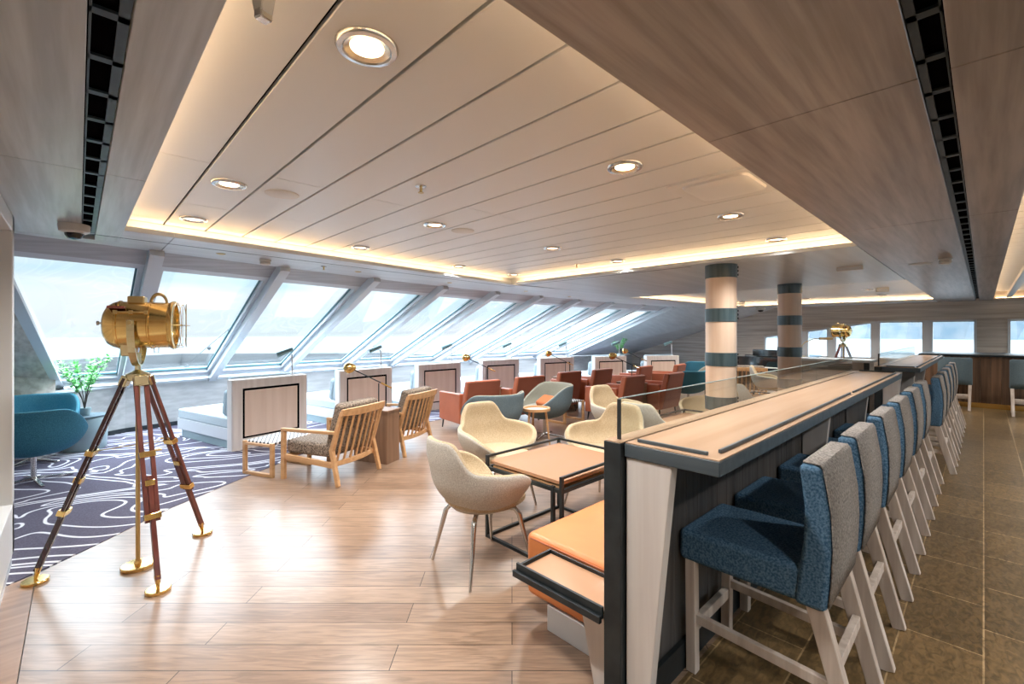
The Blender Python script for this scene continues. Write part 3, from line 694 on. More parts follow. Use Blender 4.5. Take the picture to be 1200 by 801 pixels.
# ------------------------------------------------------------------ terracotta armchairs (front is +Y)
def make_rust(m_, md):
    r = root('leather_armchair', '', 'armchair')
    G().box(-.27, .27, -.24, .34, .17, .43).build('seat', m_, r, .03, seg=3)
    for s in (-1, 1):
        g = G(); g.hexa([(s*.27, -.30, .14), (s*.35, -.30, .14), (s*.35, .36, .14), (s*.27, .36, .14), (s*.27, -.30, .60), (s*.35, -.30, .60), (s*.35, .36, .585), (s*.27, .36, .585)])
        g.build('arm', m_, r, .02, seg=3)
    g = G(); g.hexa([(-.33, -.34, .14), (.33, -.34, .14), (.33, -.22, .14), (-.33, -.22, .14), (-.30, -.47, .80), (.30, -.47, .80), (.30, -.37, .80), (-.30, -.37, .80)])
    bk = g.build('backrest', m_, r, .025, seg=3)
    g = G(); g.slab([(-.315, -.346, .16), (.315, -.346, .16), (.288, -.473, .785), (-.288, -.473, .785)], (0, -1, -.2), .006); g.build('rear_panel', md, bk, .003, seg=1)
    for x in (-.29, .29):
        for y in (-.28, .31): G().cyl((x, y, .15), (x*1.05, y*1.05, 0), .016, .010, 10).build('leg', 'dark', r, smooth=True)
    return r
ru = Rep(make_rust('rust', 'rust_d'))
rl = [('terracotta leather armchair nearest the camera, its flat arm side in full view', -5.75, 4.55, -1, .12),
      ('terracotta armchair second from the camera behind the grey-blue cup chair', -5.72, 5.55, -1, .1),
      ('terracotta armchair left of the pair behind the grey-lined cup chair', -5.85, 6.75, -1, .05),
      ('terracotta armchair with tall brown back right of the grey-lined cup chair', -5.80, 7.72, -1, 0),
      ('brown-backed terracotta armchair behind the first group of tub chairs', -4.55, 6.85, -1, .02),
      ('brown-backed terracotta armchair directly left of the teal cup chair', -4.35, 7.90, -1, 0),
      ('bright terracotta armchair in front of the sixth daybed panel', -5.62, 9.05, -1, -.08),
      ('farthest terracotta armchair in front of the last daybed panel', -5.35, 10.14, -1, -.15)]
for lb, x, y, fx, fy in rl: ru(lb, x, y, 0, face(fx, fy))
for o in sc.collection.objects:
    if o.name.startswith('leather_armchair'): o['group'] = 'terracotta leather armchairs'

# ------------------------------------------------------------------ slatted oak armchairs (front is +Y)
def make_slat():
    r = root('slatted_armchair', '', 'armchair', 'oak slatted armchairs')
    for s in (-1, 1):
        G().box(s*.32-.02, s*.32+.02, .30, .345, 0, .50).build('leg', 'oakframe', r, .004, seg=1)
        G().beam((s*.32, -.40, 0), (s*.31, -.31, .36), .038, .04, up=(0, 1, 0), w2=.045, h2=.045).beam((s*.31, -.31, .34), (s*.31, -.44, .74), .045, .045, up=(0, 1, 0), w2=.035, h2=.035).build('leg', 'oakframe', r, .004, seg=1)
        G().beam((s*.32, .345, .515), (s*.315, -.37, .53), .045, .032).build('armrest', 'oakframe', r, .006, seg=2)
        G().beam((s*.315, .32, .235), (s*.31, -.33, .20), .03, .055).build('side_rail', 'oakframe', r, .003, seg=1)
    G().beam((-.31, .325, .23), (.31, .325, .23), .03, .055).build('front_rail', 'oakframe', r, .003, seg=1)
    # curved bottom rail and curved crest
    for nm, z, y, w_, h in (('rear_rail', .205, -.30, .03, .05), ('crest_rail', .735, -.44, .03, .085)):
        g = G(); k = 14; rows = []
        for i in range(k+1):
            a = -1+2*i/k; X_, Y_ = a*.33, y-.045*(1-a*a); hh = h*(1-.22*a*a)
            rows.append([(X_, Y_-w_/2-.006, z-hh/2), (X_, Y_+w_/2-.006, z-hh/2), (X_, Y_+w_/2-.02*(h > .06), z+hh/2), (X_, Y_-w_/2-.02*(h > .06), z+hh/2)])
        V = g.grid(rows, closed=True); g.b.faces.new(V[0]); g.b.faces.new(V[-1])
        g.build(nm, 'oakframe', r, .004, seg=1)
    for i in range(7):
        x = -.246+.082*i; u = x/.32; o_y = -.045*(1-u*u)
        G().beam((x, -.295+o_y, .22), (x, -.435+o_y, .71), .022, .014, up=(0, 1, 0)).build('slat', 'oakframe', r)
    G().box(-.285, .285, -.27, .335, .26, .40).build('seat_cushion', 'tweed', r, .04, seg=4)
    g = G(); g.hexa([(-.28, -.30, .30), (.28, -.30, .30), (.28, -.17, .34), (-.28, -.17, .34), (-.28, -.435, .80), (.28, -.435, .80), (.28, -.31, .82), (-.28, -.31, .82)])
    g.build('back_cushion', 'tweed', r, .04, seg=4); return r
sa = Rep(make_slat())
fa = face(-.91, -.42)
sa('oak slatted armchair with brown tweed cushions nearest the camera, by the woven stool', -4.92, 1.98, 0, fa)
sa('second oak slatted armchair with brown tweed cushions, right of the brown lamp table', -5.42, 3.02, 0, fa)
sa('oak slatted armchair far off between the two columns', -3.72, 11.05, 0, face(-.4, .9))
# woven footstools
def make_foot():
    r = root('woven_footstool', '', 'footstool', 'black and white woven footstools')
    G().box(-.24, .24, -.20, .20, .335, .36).build('woven_seat', 'woven', r, .006, seg=2)
    for s in (-1, 1):
        g = G(); g.box(s*.25-.018, s*.25+.018, -.22, -.18, 0, .36); g.box(s*.25-.018, s*.25+.018, .18, .22, 0, .36); g.box(s*.25-.018, s*.25+.018, -.18, .18, 0, .035); g.box(s*.25-.018, s*.25+.018, -.18, .18, .32, .345)
        g.build('leg_loop', 'oakframe', r, .003, seg=1)
    return r
fs = Rep(make_foot())
fs('woven black and white footstool in front of the nearest slatted armchair', -5.48, 1.62, 0, fa)
fs('woven footstool between the grey-lined cup chair and a terracotta chair', -5.05, 6.12, 0, 90)
# slab lamp tables
def make_lt(m_):
    r = root('lamp_table', '', 'side table', 'narrow slab side tables')
    G().box(-.12, .12, -.24, .24, 0, .60).build('body', m_, r, .004, seg=1)
    G().box(-.135, .135, -.255, .255, .60, .625).build('tabletop', m_, r, .003, seg=1); return r
lt = Rep(make_lt(wood('brown_side_table_wood', (.20, .115, .07), (.27, .16, .10), 2, .4)))
lt('brown wooden slab side table between the two slatted armchairs, brass lamp on top', -5.05, 2.59, 0, fa)
lt('slab side table between the first two terracotta armchairs', -5.9, 5.05, 0, 90)
lt('slab side table between the terracotta armchairs behind the grey-lined chair', -5.95, 7.23, 0, 90)
lt('slab side table between the two brown-backed armchairs', -4.5, 7.38, 0, 90)
lt('farthest slab side table, between the two far terracotta armchairs', -5.6, 9.55, 0, 90)
def make_lamp():
    r = root('table_lamp', '', 'lamp', 'brass table lamps')
    G().lathe([(.01, 0), (.06, 0), (.06, .012), (.02, .018), (.01, .03)], 24).build('base', 'brass_dull', r, smooth=True)
    G().cyl((0, 0, .015), (0, 0, .30), .007).build('stem', 'dark', r)
    a, c = Vector((.12, 0, .26)), Vector((-.30, 0, .46)); d = (c-a).normalized()
    G().cyl(a+d*.10, c, .007).build('arm', 'dark', r)
    G().cyl(a-d*.04, a+d*.10, .010).build('counterweight', 'brass', r)
    g = G(); g.lathe([(.012, -.07), (.03, -.06), (.058, -.02), (.066, .02), (.058, .05), (.035, .068), (.03, .068), (.052, .046), (.06, .02), (.05, -.018), (.01, -.05)], 24)
    g.build('shade', 'brass', r, smooth=True, xf=Matrix.Translation(c-d*-.05) @ Vector((0, 0, 1)).rotation_difference(d+Vector((0, 0, -.55))).to_matrix().to_4x4())
    return r
lp = Rep(make_lamp())
lp('brass globe lamp standing between the two slatted armchairs', -5.02, 2.60, .625, 45)
lp('brass globe lamp behind the first two terracotta armchairs', -5.9, 5.05, .625, 45)
lp('brass globe lamp in front of the fifth daybed panel', -5.95, 7.23, .625, 45)
lp('dark-looking brass lamp between the two brown-backed armchairs', -4.5, 7.38, .625, 45)
lp('farthest brass lamp, before the last daybed panel', -5.6, 9.55, .625, 45)

# ------------------------------------------------------------------ daybeds with headboard panels
def make_daybed():
    # local: headboard along +Y (0..1.05) at x=0, bed runs to -x
    r = root('daybed', '', 'daybed', 'window daybeds with panelled headboards')
    G().box(-.12, 0, 0, 1.05, .0, .92).build('headboard', 'rim', r, .004, seg=1)
    hb = [o for o in bpy.data.objects if o.parent == r][0]
    G().box(0, .012, .008, 1.042, .09, .912).box(.0, .008, .008, 1.042, .0, .09).build('face_frame', 'rim', hb, .002, seg=1)
    g = G(); a, c, z0, z1 = .13, .92, .15, .80
    g.box(.012, .016, a, c, z0, z1); g.build('shadow_gap', 'black', hb)
    G().box(.016, .022, a+.022, c-.035, z0+.022, z1-.03).build('inset_panel', 'paleoak', hb)
    G().box(-1.62, -.12, .03, 1.02, .12, .275).build('base', 'white', r, .003, seg=1)
    G().box(-1.55, -.12, .06, .99, 0, .12).build('plinth', 'pot', r)
    G().box(-1.60, -.12, .03, 1.02, .275, .41).build('mattress', 'cushion_l', r, .02, seg=3)
    g = G(); g.hexa([(-.30, .05, .41), (-.15, .05, .41), (-.15, 1.0, .41), (-.30, 1.0, .41), (-.24, .05, .95), (-.125, .05, .95), (-.125, 1.0, .95), (-.24, 1.0, .95)])
    g.build('back_cushion', 'cushion', r, .05, seg=4)
    return r
db = Rep(make_daybed())
hd = [(-6.67, 1.42, 14), (-7.15, 3.02, 10), (-7.53, 4.72, 2), (-7.75, 6.51, -6), (-7.5, 8.14, -13), (-6.93, 9.6, -17), (-6.19, 10.89, -24)]
words_ = ['nearest the camera, its whole headboard in view', 'second from the camera, behind the slatted armchairs', 'third from the camera along the windows',
          'fourth from the camera along the windows', 'fifth from the camera along the windows', 'sixth from the camera along the windows', 'farthest of the row, left of the near column']
def arm_pt(x, y, a, lx, ly): c, s = math.cos(R(a)), math.sin(R(a)); return x+c*lx-s*ly, y+s*lx+c*ly
pil = None
for k, ((x, y, a), wd) in enumerate(zip(hd, words_)):
    db('white window daybed with pale oak headboard, '+wd, x, y, 0, a)
g = G(); g.box(-.065, .065, -.19, .19, 0, .36); o = g.build('throw_pillow', 'cushion', None, .05, seg=4); tag(o, '', 'pillow', 'pale throw pillows on the daybeds'); pr = Rep(o)
plw = ['first', 'second', 'third', 'fourth', 'fifth', 'sixth', 'farthest']
for k in range(7):
    x, y, a = hd[k]; px_, py_ = arm_pt(x, y, a, -.425, .28); c = pr('pale blue-grey throw pillow leaning on the headboard cushion of the %s daybed from the camera' % plw[k], px_, py_, .41, a); c.rotation_euler = (0, R(12), R(a))
def make_reading():
    r = root('reading_lamp', '', 'lamp', 'reading lamps on the daybed headboards')
    G().lathe([(.005, 0), (.03, 0), (.03, .012), (.005, .014)], 16).build('mount', 'white', r)
    G().cyl((0, 0, .01), (-.015, 0, .30), .010).build('stem', 'white', r, smooth=True)
    G().beam((-.015, 0, .295), (-.05, -.05, .33), .01, .01).build('joint', 'white', r)
    G().cyl((-.02, .02, .375), (-.12, -.16, .29), .030, .042, 18).build('lamp_head', 'lampgrey', r, smooth=True); return r
rd = Rep(make_reading())
for k in range(7):
    x, y, a = hd[k]; px_, py_ = arm_pt(x, y, a, -.06, .86); rd('grey reading lamp on a white stem above the %s daybed headboard from the camera' % plw[k], px_, py_, .92, a)

# ------------------------------------------------------------------ brass searchlights on tripods
def make_search():
    r = root('tripod_searchlight', '', 'floor lamp', 'brass searchlights on wooden tripods')
    hub_z = 1.235
    feet = [(-.20, -.47), (.44, .06), (-.29, .40)]
    g = G().lathe([(.01, -.02), (.05, -.02), (.062, 0), (.062, .025), (.03, .04), (.016, .05), (.016, .16)], 20, (0, 0, hub_z)); g.build('hub', 'pale_brass', r, smooth=True)
    for i, (fx, fy) in enumerate(feet):
        d = Vector((fx, fy, 0)).normalized(); s = Vector((-d.y, d.x, 0)); T = d*.06+Vector((0, 0, hub_z)); B = Vector((fx, fy, .05))
        def at(u): return T.lerp(B, u)
        wm = ['mahog_dark', 'mahog', 'mahog'][i]
        g = G()
        for k in (-1, 1): g.beam(at(0)+s*.026*k, at(.72)+s*.026*k, .020, .024, up=s)
        lg = g.build('leg', wm, r, .002, seg=1)
        G().beam(at(.50), at(.985), .030, .026, up=s).build('lower_slat', wm, lg, .002, seg=1)
        for u, w_ in ((.38, .082), (.52, .05), (.68, .084)):
            g = G(); g.beam(at(u), at(u+.028), w_, .042, up=d); g.build('clamp', 'brass', lg, .003, seg=1)
        G().cyl(at(.38)+s*.04, at(.38)+s*.075, .006).build('wing_screw', 'brass', lg)
        G().beam(at(-.01), at(.045), .075, .04, up=d).build('top_bracket', 'pale_brass', lg, .006, seg=2)
        G().cyl(at(.965), at(1.0)+Vector((0, 0, -.035)), .018, .007, 12).build('spike', 'brass', lg, smooth=True)
        G().lathe([(.005, 0), (.062, 0), (.064, .004), (.064, .016), (.060, .02), (.005, .02)], 28, (fx, fy, 0)).build('foot', 'brass', lg, smooth=True)
    G().cyl((0, 0, .015), (0, 0, hub_z), .0125, .0125, 16).build('centre_pole', 'brass_dull', r, smooth=True)
    G().lathe([(.005, 0), (.088, 0), (.09, .005), (.09, .019), (.086, .024), (.02, .026), (.016, .05), (.005, .05)], 32).build('base_disc', 'brass', r, smooth=True)
    g = G()
    for fx, fy in feet:
        d = Vector((fx, fy, 0)).normalized(); T = d*.06+Vector((0, 0, hub_z)); B = Vector((fx, fy, .05)); g.tube([(0, 0, .80), T.lerp(B, .39)], .0035, 6)
    g.build('spreader_stay', 'brass_dull', r)
    # head: axis along local direction at 74 deg; built along +Y then turned
    A = Matrix.Rotation(R(74-90), 4, 'Z'); C0 = A @ Matrix.Scale(.76, 4, (0, 1, 0)); zc = 1.575; RR = .150
    hd_ = G().lathe([(.01, -.225), (.05, -.222), (.095, -.21), (.125, -.188), (.142, -.155), (RR, -.125), (RR, -.12), (RR+.006, -.115), (RR+.006, -.105), (RR, -.10), (RR, .09), (RR+.006, .095), (RR+.006, .105), (RR, .11),
                     (RR, .225), (RR+.006, .235), (RR+.012, .25), (RR+.012, .262), (RR+.002, .265), (RR-.012, .265), (RR-.012, .235), (.13, .18), (.06, .08), (.01, .05)], 44, (0, 0, zc), 'Y').build('lamp_body', 'brass', r, smooth=True, xf=C0)
    G().lathe([(.005, .232), (RR-.013, .232), (RR-.013, .238), (.005, .244)], 36, (0, 0, zc), 'Y').build('lens', 'screen', r, smooth=True, xf=C0)
    g = G()
    def ring(rr, y, t=.0028): g.tube([(rr*math.cos(q), y, zc+rr*math.sin(q)) for q in [2*math.pi*k/36 for k in range(36)]], t, 6, closed=True)
    ring(RR+.002, .275); ring(RR-.01, .315)
    for k in range(2):
        q = math.pi/2*k; dx, dz = math.cos(q), math.sin(q)
        g.tube([(dx*(RR), .26, zc+dz*(RR)), (dx*(RR-.005), .34, zc+dz*(RR-.005)), (-dx*(RR-.005), .34, zc-dz*(RR-.005)), (-dx*RR, .26, zc-dz*RR)], .0028, 6)
    for s in (-.06, .06):
        hh = math.sqrt(RR*RR-s*s); g.tube([(s, .26, zc+hh), (s, .325, zc+hh), (s, .325, zc-hh), (s, .26, zc-hh)], .0024, 6)
    g.build('guard_cage', 'brass_dull', r, xf=C0)
    g = G(); g.box(-.045, .045, -.06, .055, zc+RR-.012, zc+RR+.035); g.build('vent_box', 'brass_dull', hd_, .008, seg=3, xf=C0)
    g = G(); n = 12
    g.tube([(0, .09+.055*(1-math.cos(math.pi*k/n)), zc+RR-.005+.06*math.sin(math.pi*k/n)) for k in range(n+1)], .011, 10); g.build('carry_handle', 'brass_dull', hd_, smooth=True, xf=C0)
    g = G()
    for q in (150, 30):
        cx, cz = RR*math.cos(R(q)), RR*math.sin(R(q)); g.tube([(cx*1.03, -.12, zc+cz*1.03), (cx*1.03, .10, zc+cz*1.03)], .007, 8)
        for yy in (-.11, -.01, .09): g.box(cx*1.03-.012, cx*1.03+.012, yy-.012, yy+.012, zc+cz*1.03-.012, zc+cz*1.03+.012)
    g.build('side_rod', 'brass_dull', hd_, .002, seg=1, xf=C0)
    for s in (-1, 1): G().box(*sorted((s*.140, s*.09)), -.16, -.05, zc+.10, zc+.115).build('louvre', 'mahog', hd_, xf=C0)
    g = G(); g.hexa([(-.055, -.10, zc-.20), (.055, -.10, zc-.20), (.055, -.015, zc-.20), (-.055, -.015, zc-.20), (-.085, -.10, zc-.10), (.085, -.10, zc-.10), (.085, -.015, zc-.10), (-.085, -.015, zc-.10)]); g.build('lower_box', 'pale_brass', hd_, .01, seg=3, xf=C0)
    G().lathe([(.006, -.27), (.014, -.268), (.014, -.255), (.006, -.253), (.006, -.215)], 12, (0, 0, zc+.01), 'Y').build('rear_knob', 'chrome', hd_, smooth=True, xf=C0)
    g = G(); g.tube([(.03, .12, zc-RR+.005), (.03, .12, zc-RR-.03), (.03, .15, zc-RR-.03), (.03, .15, zc-RR+.005)], .003, 6)
    g.tube([(0, -.02, zc-RR+.005), (0, -.02, zc-RR-.03), (0, .02, zc-RR-.03), (0, .02, zc-RR+.005)], .003, 6); g.build('latch_loop', 'brass_dull', hd_, xf=C0)
    g = G(); n = 22; RY = RR+.03; pts = [(RY*math.sin(R(t)), 0, zc-.262*math.cos(R(t))) for t in [-90+180*k/n for k in range(n+1)]]
    pts = [(pts[0][0], 0, zc+.03)]+pts+[(pts[-1][0], 0, zc+.03)]
    for a, c in zip(pts, pts[1:]): g.beam(a, c, .050, .010, up=(c[0]-0, 0, c[2]-zc) if abs(c[0]) > 1e-4 or True else (0, 0, 1))
    yk = g.build('yoke', 'pale_brass', r, xf=C0)
    for s in (-1, 1): G().cyl((s*RR, 0, zc+.012), (s*(RY+.03), 0, zc+.012), .017, .013, 14).build('pivot_knob', 'brass_dull', yk, smooth=True, xf=C0)
    return r
se = Rep(make_search())
se('large polished brass searchlight on a mahogany tripod at left foreground', -3.81, .28, 0, 0)
se('distant brass searchlight on tripod before the far windows', -2.45, 13.9, 0, 95)

# ------------------------------------------------------------------ columns
def make_col():
    r = root('banded_column', '', 'column', 'round banded columns')
    rr = .163; pitch = .485; z = Zc; first = True
    G().cyl((0, 0, 0), (0, 0, Zc), rr-.004, rr-.004, 48).build('core', 'colwood', r, smooth=True)
    for k in range(5):
        zt = Zc-k*pitch; zb = max(0, zt-.148)
        if zt < .05: break
        G().lathe([(rr-.004, zb), (rr+.003, zb+.002), (rr+.003, zt-.002), (rr-.004, zt)], 48, open_=True).build('dark_band', 'counter_edge2', r, smooth=True)
        g = G()
        for q in range(3):
            zz = zb+.03+q*.042
            if zz+.02 < zt: g.box(rr-.01, rr+.022, -.02, .02, zz, zz+.022)
        if zb > 0: g.build('hook_strip', 'black', r, xf=Matrix.Rotation(R(45), 4, 'Z'))
    return r
M['counter_edge2'] = mat('blue_grey_band', (.03, .055, .062), .3, 0, (.06, .09, .10), 4, (8, 8, .5), coat=.2)
cl = Rep(make_col())
cl('round oak column with dark bands, the nearer one left of the other', -2.03, 5.18)
cl('round oak column with dark bands, the farther one before the piano', -2.08, 7.95)

# ------------------------------------------------------------------ piano, sideboard
r = root('grand_piano', 'black grand piano partly hidden behind the farther column', 'piano'); r.location = (-3.45, 12.6, 0); r.rotation_euler = (0, 0, R(-12))
out = [(-.78, -.72), (.72, -.72), (.72, .2), (.55, .75), (.2, 1.0), (-.15, 1.0), (-.3, .6), (-.5, .35), (-.78, .25)]
G().prism([(x, y) for x, y in out], .62, .95).build('case', 'piano', r, .01, seg=2)
g = G(); g.prism([(x*1.02, y*1.02) for x, y in out if y > -.3] + [(-.79, -.3), (.73, -.3)][::1], .955, .975); g.build('lid', 'piano', r)
G().box(-.7, .64, -.88, -.72, .66, .70).build('key_bed', 'piano', r, .005, seg=1); G().box(-.64, .58, -.86, -.72, .70, .715).build('keys', 'keys', r)
G().box(-.5, .4, -.45, -.42, .96, 1.12).build('music_desk', 'piano', r, .004, seg=1)
for x, y in ((-.66, -.62), (.6, -.62), (.05, .8)): G().beam((x, y, 0), (x, y, .62), .08, .08, w2=.13, h2=.13).build('leg', 'piano', r, .006, seg=1)
r = root('piano_lamp', 'slim brass lamp with horizontal shade on the piano right of the far column', 'lamp'); r.location = (-2.95, 12.25, .975)
G().lathe([(.01, 0), (.07, 0), (.07, .02), (.01, .03)], 20).build('base', 'brass_dull', r); G().tube([(0, 0, .02), (0, 0, .26), (.05, .05, .34), (.20, .15, .42), (.32, .24, .42)], .010, 8).build('arm', 'brass_dull', r, smooth=True)
G().cyl((.30, .22, .425), (.52, .38, .425), .028, .028, 14).build('shade', 'brass_dull', r, smooth=True)
r = root('service_counter', 'pale-topped service counter with grey wood front behind the far column', 'counter'); r.location = (-1.70, 8.9, 0)
G().box(-.62, .46, 0, .5, .06, 1.06).build('body', 'ply', r, .003, seg=1); G().box(-.66, .50, -.04, .54, 1.06, 1.10).build('counter_top', 'stone', r, .004, seg=1)
G().box(.40, .47, -.015, .0, 0, 1.06).build('corner_post', 'dark', r); G().box(-.6, .44, .03, .45, 0, .06).build('plinth', 'dark', r)

# ------------------------------------------------------------------ plants
def plant(name, label, x, y, z, h, sp, pot_r, pot_h, nl, seed):
    rnd = random.Random(seed); r = root(name, label, 'potted plant'); r.location = (x, y, z)
    G().lathe([(.01, 0), (pot_r*.7, 0), (pot_r, pot_h*.8), (pot_r*.9, pot_h), (pot_r*.8, pot_h), (pot_r*.7, pot_h*.9), (.01, pot_h*.9)], 24).build('pot', 'pot', r, smooth=True)
    g = G(); gl = G()
    for k in range(7):
        a = 2*math.pi*k/7+rnd.uniform(-.3, .3); s = sp*rnd.uniform(.5, 1); hh = h*rnd.uniform(.75, 1)
        pts = [(math.cos(a)*s*u**1.6, math.sin(a)*s*u**1.6, pot_h*.8+(hh-pot_h*.8)*u) for u in (0, .25, .5, .75, 1)]
        g.tube(pts, [.006, .005, .004, .003, .002], 5)
        for q in range(nl):
            u = rnd.uniform(.42, 1); i = min(3, int(u*4)); p = Vector(pts[i]).lerp(Vector(pts[i+1]), u*4-i)
            d = Vector((rnd.uniform(-1, 1), rnd.uniform(-1, 1), rnd.uniform(-.3, .8))).normalized(); l_ = rnd.uniform(.035, .065); s_ = d.cross(Vector((0, 0, 1))).normalized()*l_*.32
            c = p+d*.015
            gl.poly([c, c+d*l_*.5+s_, c+d*l_, c+d*l_*.5-s_])
    g.build('stems', 'stemw', r); gl.build('foliage', 'leaf', r)
r = root('drum_table', 'round grey drum side table holding the plant by the left window', 'side table'); r.location = (-8.18, .06, 0)
G().lathe([(.01, 0), (.20, 0), (.22, .03), (.24, .40), (.22, .43), (.01, .43)], 36).build('body', 'pot', r, smooth=True); G().lathe([(.01, .43), (.235, .43), (.235, .445), (.01, .445)], 36).build('tabletop', 'steelblue', r)
plant('potted_plant', 'leafy green plant on the drum table by the left window', -8.18, .06, .445, .80, .33, .07, .10, 110, 2)
plant('potted_plant', 'small green plant on the ledge beyond the last window', -8.0, 12.4, ZS, .62, .32, .08, .14, 70, 5)
# festoon of small bulbs outside the third window
r = root('light_string', 'thin cable of small bulbs hanging outside the third window bay', 'string lights')
pts = [(-10.5, 2.2+.35*k, 1.62+.36*k-.03*math.sin(k)) for k in range(-3, 6)]
G().tube(pts, .006, 6).build('cable', 'dark', r)
for p in pts[:5]: G().lathe([(.004, -.09), (.03, -.07), (.035, -.04), (.012, 0)], 10, p).build('bulb', 'dark', r)

# ------------------------------------------------------------------ ceiling fittings
def make_down():
    r = root('downlight', '', 'ceiling light', 'round ceiling downlights')
    G().lathe([(.068, -.008), (.074, -.014), (.088, -.012), (.094, -.004), (.094, .003), (.07, .003), (.068, -.008)], 36, open_=True).build('trim_ring', 'chrome', r, smooth=True)
    G().lathe([(.069, -.010), (.056, -.005), (.046, -.002), (.001, -.001)], 32, open_=True).build('reflector', 'reflector', r, smooth=True)
    G().lathe([(.001, -.005), (.050, -.005), (.050, -.003), (.001, -.003)], 24).build('bulb', 'bulb', r)
    ld = bpy.data.lights.new('spot', 'SPOT'); ld.energy = SPOT; ld.color = (1, .975, .94); ld.spot_size = R(140); ld.spot_blend = .7; ld.shadow_soft_size = .06
    lo = bpy.data.objects.new('spot', ld); sc.collection.objects.link(lo); lo.parent = r; lo.location = (0, 0, -.02); return r
dl = Rep(make_down())
for (x, y, lb) in [(-1.31, .64, 'large-looking glowing downlight at the top of the picture'), (-3.07, .64, 'downlight beside the round white speaker at upper left'), (-4.20, .64, 'downlight in the lower left corner of the plank recess'),
                   (-1.31, 2.08, 'downlight left of the square air outlet'), (-3.07, 2.08, 'downlight in the middle of the plank ceiling'), (-4.40, 2.08, 'downlight by the window-side glow, right of the corner one'),
                   (-1.31, 3.52, 'downlight just right of the square air outlet'), (-3.07, 3.52, 'small-looking downlight deep in the plank ceiling'), (-4.75, 3.59, 'downlight close to the window-side edge, third from the left corner'),
                   (-1.34, 4.70, 'downlight near the far right corner of the plank recess'), (-3.07, 4.72, 'downlight by the far glow edge of the plank recess'), (-4.84, 4.68, 'downlight at the far window corner of the plank recess')]:
    dl(lb, x, y, Zp)
for x in (-1.6, -3.1, -4.6):
    for y in (9.6, 11.4, 13.2): dl('downlight of the far recess, %s, %s' % ({-1.6: 'bar side', -3.1: 'middle row', -4.6: 'window side'}[x], {9.6: 'nearest', 11.4: 'central', 13.2: 'farthest'}[y]), x, y, Zp)
for y, lb in ((.6, 'nearest'), (3.2, 'second'), (5.8, 'third'), (8.4, 'fourth'), (11.0, 'fifth'), (13.4, 'farthest')): dl('unseen downlight added in the right-hand recess over the tiled aisle, %s' % lb, 1.0, y, 2.47)  # lamps out of view, added to brighten the aisle side
def flat(name, label, cat, prof, m_, x, y, z, n=32, grp=None):
    o = G().lathe(prof, n).build(name, m_, smooth=True); tag(o, label, cat, grp); return put(o, x, y, z)
sp = [(.001, -.006), (.085, -.006), (.098, -.003), (.10, .004), (.001, .004)]
flat('ceiling_speaker', 'flat white round speaker beside a downlight at upper left', 'speaker', sp, 'plastic', -3.07, .93, Zp)
flat('ceiling_speaker', 'flat white round speaker in the middle of the plank ceiling', 'speaker', sp, 'plastic', -3.09, 2.38, Zp)
flat('ceiling_speaker', 'flat disc speaker in the grey ceiling above the second counter', 'speaker', sp, 'plastic', -.48, 6.64, Zc)
def make_sprk():
    r = root('sprinkler', '', 'sprinkler', 'ceiling sprinklers')
    G().lathe([(.001, -.004), (.03, -.004), (.033, 0), (.001, .004)], 20).build('escutcheon', 'chrome', r, smooth=True)
    G().lathe([(.008, -.035), (.010, 0)], 10).lathe([(.001, -.04), (.017, -.04), (.017, -.037), (.001, -.035)], 14).build('head', 'brass_dull', r, smooth=True); return r
sk = Rep(make_sprk())
sk('sprinkler head in the plank ceiling at picture centre', -2.33, 1.48, Zp); sk('sprinkler head in the window-side soffit', -5.18, 2.01, Zc); sk('sprinkler head near the far glow edge of the plank recess', -3.6, 4.6, Zp)
o = None
def make_square():
    r = root('air_outlet', 'square white air outlet with rounded corners in the plank ceiling', 'vent'); rows = []
    def sq(h, z, rad):
        out = []; n = 8
        for cx, cy, a0 in ((1, 1, 0), (-1, 1, 90), (-1, -1, 180), (1, -1, 270)):
            for k in range(n+1): a = R(a0+90*k/n); out.append(((h-rad)*cx+rad*math.cos(a), (h-rad)*cy+rad*math.sin(a), z))
        return out
    g = G(); V = g.grid([sq(.26, .004, .06), sq(.26, -.008, .06), sq(.235, -.016, .055), sq(.19, .002, .05), sq(.17, .010, .045)], closed=True); g.b.faces.new(V[0]); g.build('outer_frame', 'plank', r, smooth=True)
    g = G(); V = g.grid([sq(.19, .004, .05), sq(.185, -.014, .05), sq(.15, -.026, .05), sq(.10, -.028, .04)], closed=True); g.b.faces.new(V[0]); g.b.faces.new(V[-1]); g.build('deflector', 'plank', r, smooth=True); return r
put(make_square(), -1.08, 2.80, Zp)
r = root('dome_camera', 'ivory dome camera on the ceiling at left above the windows', 'camera'); put(r, -4.40, -.02, Zc)
G().lathe([(.001, 0), (.082, 0), (.085, -.01), (.08, -.05), (.055, -.062), (.001, -.062)], 32).build('housing', 'plastic', r, smooth=True); G().lathe([(.052, -.058), (.05, -.075), (.035, -.097), (.001, -.105)], 24).build('dome', 'smoked', r, smooth=True)
r = root('dome_camera', 'white dome camera under the far sloping ceiling beyond the near column', 'camera'); put(r, -4.45, 14.2, Zc)
G().lathe([(.001, 0), (.12, 0), (.12, -.06), (.07, -.09), (.001, -.09)], 24).build('housing', 'plastic', r, smooth=True); G().lathe([(.075, -.088), (.06, -.13), (.001, -.15)], 20).build('dome', 'smoked', r, smooth=True)
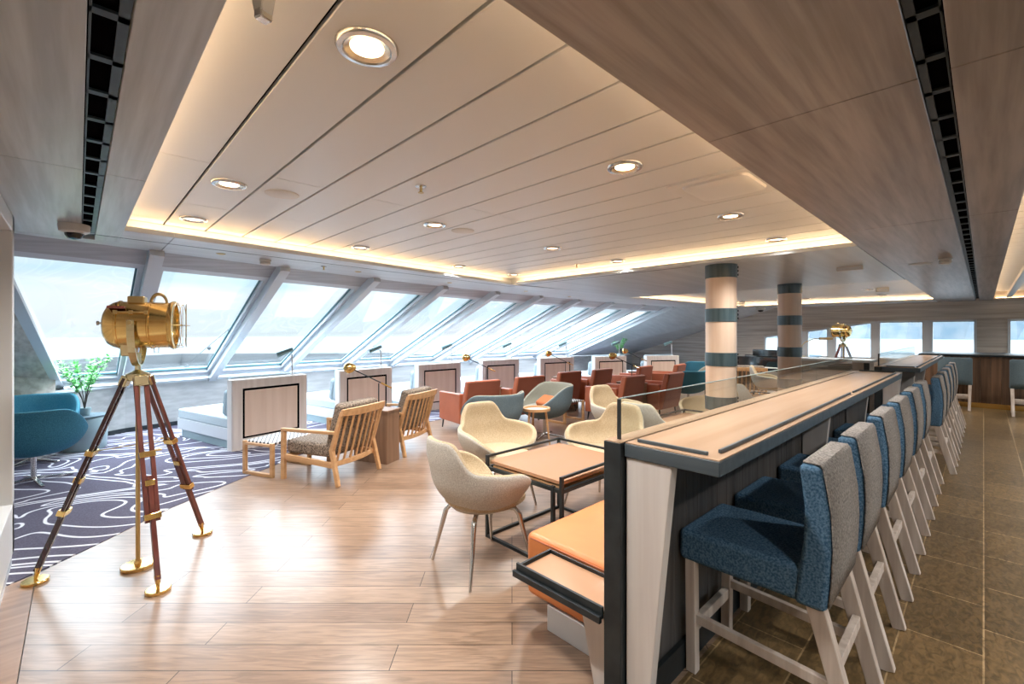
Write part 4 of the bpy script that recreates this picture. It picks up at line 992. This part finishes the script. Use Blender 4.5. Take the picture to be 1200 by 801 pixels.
def smk(label, x, y):
    r = root('smoke_detector', label, 'smoke detector', 'round smoke detectors'); put(r, x, y, Zc)
    G().lathe([(.001, 0), (.055, 0), (.055, -.02), (.001, -.02)], 24).build('base', 'plastic', r, smooth=True); G().lathe([(.045, -.026), (.05, -.03), (.047, -.048), (.03, -.058), (.001, -.058)], 24).lathe([(.04, -.02), (.04, -.027)], 20).build('head', 'plastic', r, smooth=True)
smk('smoke detector on the window-side soffit at left', -5.12, 1.39); smk('brown-looking smoke detector on the soffit above the second counter', -.27, 6.36)
for k, (x, y) in enumerate([(-5.03, .98), (-5.32, 2.48), (-5.53, 4.01), (-5.69, 5.8), (-5.9, 7.3)]):
    o = G().lathe([(.001, -.01), (.025, -.01), (.04, -.003), (.04, .003), (.001, .003)], 18).build('ceiling_sensor', 'brass_dull', smooth=True)
    tag(o, 'small flat round sensor on the window-side soffit, %s from the left' % ['first', 'second', 'third', 'fourth', 'fifth'][k], 'sensor', 'small round ceiling sensors'); put(o, x, y, Zc)
r = root('emergency_light', 'white box emergency light under the grey ceiling right of the far column', 'emergency light'); put(r, -1.05, 6.32, Zc, 0)
G().box(-.12, .12, -.03, .03, -.045, 0).build('housing', 'plastic', r, .005, seg=2); G().box(-.11, .11, -.032, -.029, -.04, -.012).build('lens', 'white', r)
r = root('emergency_light', 'small boxed light hanging in the far plank recess', 'emergency light'); put(r, -1.35, 11.2, Zp, 20)
G().box(-.09, .09, -.05, .05, -.08, 0).build('housing', 'plastic', r, .005, seg=2); G().box(-.07, .07, -.052, -.049, -.07, -.02).build('lens', 'white', r)
# bracket lamp at the top edge of the picture
r = root('projector_bracket', 'white metal ceiling bracket with downward arm cut by the top edge', 'bracket'); put(r, -1.12, .30, Zp, 20)
G().box(-.05, .05, -.035, .035, -.05, 0).build('mount', 'plastic', r, .004, seg=1)
g = G(); g.hexa([(-.012, -.014, -.17), (.012, -.014, -.17), (.012, .014, -.17), (-.012, .014, -.17), (-.034, -.026, -.045), (.034, -.026, -.045), (.034, .026, -.045), (-.034, .026, -.045)]); g.build('arm', 'plastic', r, .004, seg=2)
G().box(-.013, .013, -.015, .015, -.178, -.155).build('tip', 'chrome', r, .003, seg=1)
